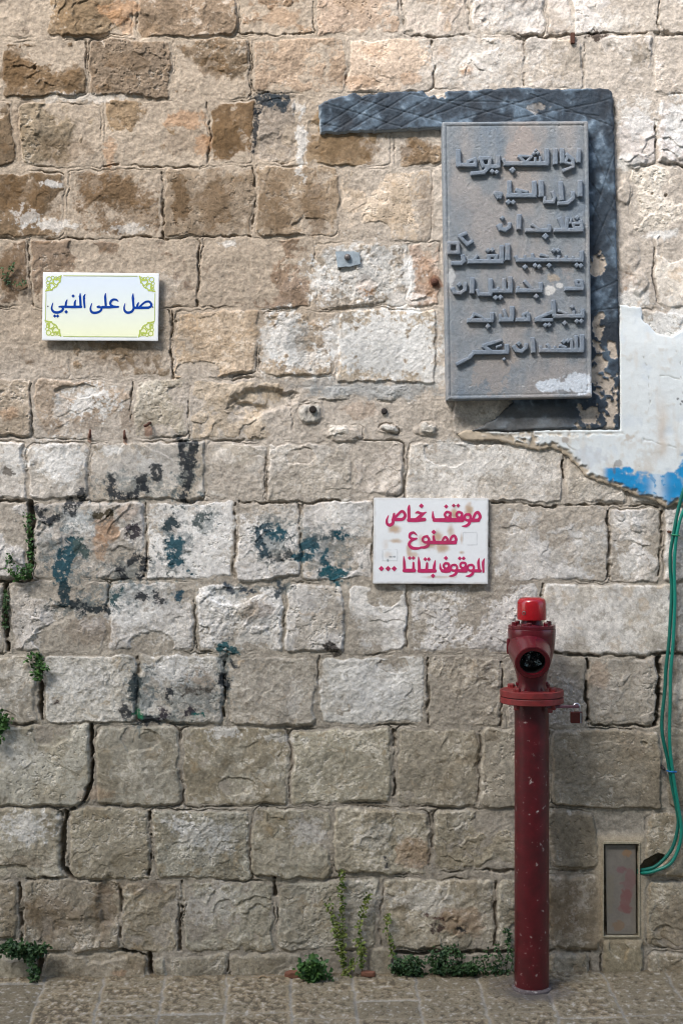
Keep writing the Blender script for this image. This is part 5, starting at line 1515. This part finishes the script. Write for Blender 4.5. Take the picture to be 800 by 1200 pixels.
# ------------------------------------------------------------------ nails, bolts, bracket
def stub(label, pts, r, cat='nail', name='nail', head=None):
    o = tube(name, spline(pts, 5) if len(pts) > 2 else pts, r, M_RUST, None, 10)
    return tag(o, label, cat, 'rusty iron left in the wall')


def W(x, y, h):
    return (float(PX(x)), -h, float(PZ(y)))


h_ = wall_h(175, 497)
stub('bent rusty nail with dark round head below and right of the enamel sign', [W(176, 496, h_ - .02), W(176, 496, h_ + .016), W(174, 498.5, h_ + .026), W(170.5, 499.6, h_ + .022)], .0048)
h_ = wall_h(146, 509)
stub('short upright rusty iron stub just left of the bent nail', [W(146, 504, h_ - .004), W(146, 514.5, h_ + .004)], .0044)
h_ = wall_h(105.5, 508)
stub('upright rusty iron stub in the whitewashed stone, farthest left of the nails', [W(105.5, 503.5, h_ - .004), W(105.5, 513, h_ + .004)], .0042)
h_ = wall_h(509, 331)
tag(disc_stack('bolt_head', W(509, 331, h_ - .006), [(0, .0135), (.012, .0135), (.018, .010), (.022, .004)], M_RUST, None, n=14), 'rusty round bolt head beside the left edge of the concrete plaque', 'bolt', 'rusty iron left in the wall')
h_ = wall_h(367, 480)
tag(disc_stack('bolt_head', W(366.5, 480, h_ - .006), [(0, .012), (.014, .012), (.020, .008)], paint('black_iron', (44, 38, 34), rough=.7, metal=.3), None, n=12), 'dark bolt head in the rough mortar, left one of two', 'bolt', 'rusty iron left in the wall')
h_ = wall_h(450, 482)
tag(disc_stack('bolt_head', W(450, 482, h_ - .006), [(0, .0105), (.012, .0105), (.016, .006)], paint('dark_iron', (40, 34, 32), rough=.8), None, n=12), 'dark bolt head in the rough mortar, right one of two', 'bolt', 'rusty iron left in the wall')
h_ = wall_h(669.5, 47)
boxm('iron_stub', float(PX(667.5)), float(PX(672.5)), -(h_ + .016), .0, float(PZ(52)), float(PZ(39.5)), M_RUST, None, .0015)
tag(bpy.data.objects['iron_stub'], 'small rusty iron lug between two stones above the dark surround', 'iron lug', 'rusty iron left in the wall')
br = thing('bracket', (float(PX(407)), -.01, float(PZ(314))), 'grey painted metal bracket plate with one bolt left of the concrete plaque', 'bracket')
us, vs, u, v = grid(388, 428, 290, 318, 0.7)
F = poly_sdf(u, v, [(393, 295.6), (414, 295.4), (421, 297), (422, 310), (411, 312.8), (395.5, 314)]) + .35 * fbm(u, v, 6, 2, 600)
bn = fbm(u, v, 8, 3, 610)
cBk = np.zeros((len(vs), len(us), 3), dtype=np.float32)
cBk[:] = srgb((146, 158, 166))
cBk *= (1 + .3 * bn)[..., None]
hb_ = max(wall_h(x, y) for x in range(392, 423, 5) for y in range(295, 315, 4)) + .006
slab('plate', us, vs, F, hb_ + .0006 * bn, hb_ - .012, mineral('painted_plate', rough=.6, bump=.2, scale=160, var=.1), br, cBk)
disc_stack('bolt', W(407, 302.4, hb_ - .002), [(0, .0105), (.008, .0105), (.013, .008), (.015, .003)], paint('grey_bolt', (104, 100, 98), rough=.5, metal=.4, var=.3, scale=100), br, n=14)

# ------------------------------------------------------------------ plants
def leafmat(name, c1, c2):
    m, nt, b = new_mat(name)
    oi = nd(nt, 'ShaderNodeTexCoord')
    n1 = nd(nt, 'ShaderNodeTexNoise', Scale=45.0, Detail=2.0)
    nt.links.new(oi.outputs['Object'], n1.inputs['Vector'])
    rp = nd(nt, 'ShaderNodeMapRange')
    rp.inputs['From Min'].default_value = .35
    rp.inputs['From Max'].default_value = .65
    nt.links.new(n1.outputs['Fac'], rp.inputs['Value'])
    mx = nd(nt, 'ShaderNodeMix', data_type='RGBA')
    nt.links.new(rp.outputs[0], mx.inputs[0])
    mx.inputs[6].default_value = (*[float(x) for x in srgb(c1)], 1)
    mx.inputs[7].default_value = (*[float(x) for x in srgb(c2)], 1)
    nt.links.new(mx.outputs[2], b.inputs['Base Color'])
    b.inputs['Roughness'].default_value = .55
    b.inputs['Specular IOR Level'].default_value = .3
    b.inputs['Subsurface Weight'].default_value = 0.0
    return m


M_LEAF = leafmat('leaf_green', (44, 78, 40), (74, 108, 52))
M_LEAFD = leafmat('dark_leaf', (40, 66, 42), (64, 92, 52))
M_LEAFY = leafmat('yellow_leaf', (72, 96, 44), (120, 128, 62))
M_STEM = paint('plant_stem', (92, 92, 56), rough=.7, var=.2)


def leaf(verts, faces, p, dr, nm, ln, wd, rg):
    dr = dr.normalized()
    sd = dr.cross(nm)
    if sd.length < 1e-3:
        sd = dr.cross(Vector((1, .1, 0)))
    sd.normalize()
    up = sd.cross(dr).normalized()
    k_ = len(verts)
    cup = rg.uniform(.08, .3) * wd
    bend = rg.uniform(-.25, .05) * ln
    for (t_, w_) in [(0, .08), (.3, .42), (.62, .5), (.88, .26)]:
        c = p + dr * ln * t_ + up * bend * t_ * t_
        verts.append(c - sd * wd * w_ + up * cup * w_ * 2)
        verts.append(c)
        verts.append(c + sd * wd * w_ + up * cup * w_ * 2)
    verts.append(p + dr * ln + up * bend)
    for r_ in range(3):
        a = k_ + r_ * 3
        faces.append((a, a + 1, a + 4, a + 3))
        faces.append((a + 1, a + 2, a + 5, a + 4))
    a = k_ + 9
    faces.append((a, a + 1, k_ + 12))
    faces.append((a + 1, a + 2, k_ + 12))


def plant(name, label, stems, seed, lsize, per, material, group='weeds growing from the wall', spread=.012, cat='plant'):
    """stems: list of polylines on the wall (x, y, height off the wall); leaves set along each"""
    rg = random.Random(seed)
    x, y, h = stems[0][0]
    root = thing(name, W(x, y, h), label, cat, group)
    sv, sf, lv, lf = [], [], [], []
    for st in stems:
        p3 = spline([W(*p) for p in st], 6) if len(st) > 2 else [Vector(W(*p)) for p in st]
        k0 = len(sv)
        n = 5
        N = len(p3)
        for i_, p in enumerate(p3):
            r = .0016 * (1 - .6 * i_ / N)
            for q_ in range(n):
                a = 2 * math.pi * q_ / n
                sv.append(p + Vector((r * math.cos(a), r * math.sin(a), 0)))
        for i_ in range(N - 1):
            for q_ in range(n):
                j = (q_ + 1) % n
                sf.append((k0 + i_ * n + q_, k0 + i_ * n + j, k0 + (i_ + 1) * n + j, k0 + (i_ + 1) * n + q_))
        L_ = sum((p3[i_ + 1] - p3[i_]).length for i_ in range(N - 1))
        for q_ in range(max(3, int(L_ * per))):
            t_ = rg.uniform(.08, 1.0)
            f = t_ * (N - 1)
            i_ = min(int(f), N - 2)
            p = p3[i_].lerp(p3[i_ + 1], f - i_)
            dr = Vector((rg.gauss(0, 1), -abs(rg.gauss(.5, .6)), rg.gauss(.25, .8)))
            nm = Vector((rg.gauss(0, .5), -.8, rg.gauss(.7, .5)))
            p = p + Vector((rg.gauss(0, spread * .5), -abs(rg.gauss(0, spread * .5)), rg.gauss(0, spread * .5)))
            s_ = lsize * rg.uniform(.6, 1.25)
            leaf(lv, lf, p, dr, nm, s_, s_ * rg.uniform(.5, .75), rg)
    mesh_obj('stem', sv, sf, M_STEM, root, True)
    mesh_obj('leaves', lv, lf, material, root, True)
    return root


def bush(cx, cy, rx, ry, n, seed, h0=.01, hh=.05):
    """stems fanning out from a root at the bottom"""
    rg = random.Random(seed)
    out = []
    for _ in range(n):
        a = rg.uniform(-1, 1)
        ex, ey = cx + rx * a + rg.uniform(-2, 2), cy - ry * rg.uniform(.35, 1.0) * (1 - .35 * abs(a))
        hm = h0 + hh * rg.uniform(.3, 1)
        out.append([(cx + a * rx * .15, cy, h0), ((cx + ex) / 2 + rg.uniform(-2, 2), (cy + ey) / 2, hm * .8), (ex, ey, hm)])
    return out


plant('weed', 'dense round green weed at the wall foot, left of the tall stalks', bush(368, 1145, 18, 36, 16, 1, .02, .07), 21, .017, 520, M_LEAF, spread=.014)
plant('weed', 'drooping dark green weed growing from the gap at the far left of the wall foot', bush(30, 1118, 26, 26, 15, 2, .0, .06) + [[(40, 1112, .01), (44, 1128, .03), (46, 1146, .035)], [(36, 1110, .01), (42, 1122, .04), (43, 1140, .04)], [(30, 1112, .01), (18, 1104, .03), (4, 1106, .03)]], 22, .015, 560, M_LEAFD, spread=.014)
plant('climbing_weed', 'tallest yellowish weed stalk climbing the joint in the middle of the lower wall', [[(404, 1140, .012), (402, 1110, .012), (401, 1080, .012), (400, 1050, .01), (401, 1020, .01)], [(402, 1130, .012), (398, 1105, .014), (392, 1085, .014), (386, 1058, .012)], [(400, 1142, .012), (410, 1134, .02), (414, 1122, .02)]], 23, .012, 680, M_LEAFY, spread=.010)
plant('climbing_weed', 'thin weed stalk with leafy tip to the right of the tallest stalk', [[(424, 1140, .012), (424, 1112, .012), (421, 1085, .012), (427, 1062, .012), (432, 1048, .012)], [(422, 1120, .012), (419, 1100, .014)]], 24, .012, 560, M_LEAFY, spread=.009)
plant('climbing_weed', 'short sparse weed stalk in the joint left of the long green fringe', [[(461, 1122, .01), (458, 1112, .012), (455, 1098, .012), (453, 1082, .012), (455, 1070, .012)]], 25, .011, 520, M_LEAFY, spread=.009)
fr_ = [[(462, 1140, .006), (500, 1140.5, .006), (545, 1139.5, .006), (591, 1140, .006)]]
rg = random.Random(31)
for i_ in range(64):
    x = 462 + 128 * rg.random()
    if math.sin(x * .21) + math.sin(x * .083 + 1) < -1.0:
        continue
    hgt = (7 + 24 * rg.random() ** 1.5) * (0.7 + 0.5 * abs(math.sin(x * .045)))
    fr_.append([(x, 1140, .006), (x + rg.uniform(-4, 4), 1140 - hgt * .6, .022), (x + rg.uniform(-8, 8), 1140 - hgt, .03 + rg.uniform(0, .02))])
plant('weed_fringe', 'long low fringe of dark green weeds along the wall foot left of the hydrant', fr_, 26, .011, 560, M_LEAFD, spread=.014)
plant('weed', 'upright wispy weed against the wall immediately left of the hydrant foot', [[(592, 1140, .01), (594, 1118, .012), (595, 1098, .012), (594, 1088, .012)], [(588, 1140, .01), (584, 1120, .014), (580, 1104, .012)], [(596, 1140, .01), (599, 1124, .02), (597, 1110, .02)]], 27, .011, 480, M_LEAFD, spread=.010)
plant('crack_weed', 'fern like green tuft in the wide joint under the left end of the spray marks', [[(36, 677, -.01), (30, 672, .012), (24, 664, .02)], [(36, 676, -.01), (33, 668, .02), (38, 662, .02)], [(35, 676, -.01), (27, 676, .02), (20, 674, .02)], [(36, 677, -.01), (26, 677, .012), (16, 672, .014), (13, 660, .014), (14, 650, .014)], [(36, 677, -.01), (36, 645, -.012), (34, 620, -.006), (35, 604, -.006)]], 28, .011, 620, M_LEAF, spread=.010)
plant('crack_weed', 'dark ferny weed hanging in the narrow joint below the wide one at left', [[(7, 690, -.02), (7, 710, -.004), (6, 735, -.006)], [(7, 694, -.02), (9, 702, .004), (8, 716, .004)]], 29, .011, 520, M_LEAFD, spread=.008)
plant('crack_weed', 'leafy green tuft at the top of the open joint under the third spray mark row', [[(44, 766, -.01), (46, 778, .012), (48, 792, .014)], [(44, 766, -.01), (38, 768, .014), (36, 772, .016)], [(46, 770, -.01), (52, 780, .016), (58, 784, .018)], [(46, 772, -.01), (44, 784, .014), (46, 796, .012)]], 30, .012, 700, M_LEAF, spread=.010)
plant('crack_weed', 'ragged green plant cut by the left frame edge in the joint above the lower courses', [[(0, 846, -.01), (4, 842, .02), (14, 842, .024)], [(0, 846, -.01), (-2, 854, .02), (-3, 866, .02)], [(0, 846, -.01), (6, 848, .02), (10, 852, .02)], [(0, 845, -.01), (2, 838, .02), (5, 834, .02)], [(-2, 850, -.01), (2, 858, .02), (1, 872, .02)]], 33, .013, 700, M_LEAF, spread=.012)
plant('crack_weed', 'faint tuft of weed on the brown stone left of the enamel sign', [[(6, 330, .004), (4, 320, .01), (3, 314, .012)], [(6, 330, .004), (14, 318, .010), (18, 308, .012)], [(6, 330, .004), (20, 334, .012), (32, 330, .012)]], 34, .009, 420, M_LEAFD, spread=.007)

# ------------------------------------------------------------------ litter at the foot of the wall
M_BRICK = paint('terracotta', (118, 78, 60), rough=.9, var=.25, scale=60, bump=.5, dirt=(96, 72, 58), dirt_amt=.7)


def shard(label, x, y0, L_, h_, dpt, seed, off):
    rg_ = random.Random(seed)
    import bmesh
    bm = bmesh.new()
    bmesh.ops.create_icosphere(bm, subdivisions=2, radius=1)
    for v_ in bm.verts:
        v_.co = Vector((max(-.8, min(.8, v_.co.x)) * L_ / 1.6, max(-.7, min(.7, v_.co.y)) * dpt / 1.4, max(-.6, min(.6, v_.co.z)) * h_ / 1.2)) * (1 + rg_.uniform(-.08, .08))
    me = bpy.data.meshes.new('brick_fragment')
    bm.to_mesh(me)
    bm.free()
    me.materials.append(M_BRICK)
    o = link(bpy.data.objects.new('brick_fragment', me))
    o.location = (float(PX(x)), -off, gz(float(PX(x)), -off) + h_ * .42)
    o.rotation_euler = (rg_.uniform(-.1, .1), rg_.uniform(-.1, .1), rg_.uniform(-.4, .4))
    return tag(o, label, 'brick fragment', 'brick fragments at the wall foot')


shard('flat broken piece of red brick at the left foot of the round weed', 344, 1142, .055, .020, .03, 3, .022)
shard('small broken piece of red brick between the tall weed stalks', 431, 1138, .045, .016, .024, 4, .020)
rg = random.Random(44)
tw = tube('twig', spline([W(303, 1143, .03), W(309, 1139.5, .034), W(315, 1142.5, .036), W(319, 1144.5, .04)], 5), .0028, paint('dead_twig', (142, 124, 98), rough=.9), None, 6)
tag(tw, 'short dead twig lying at the wall foot left of the round weed', 'twig')
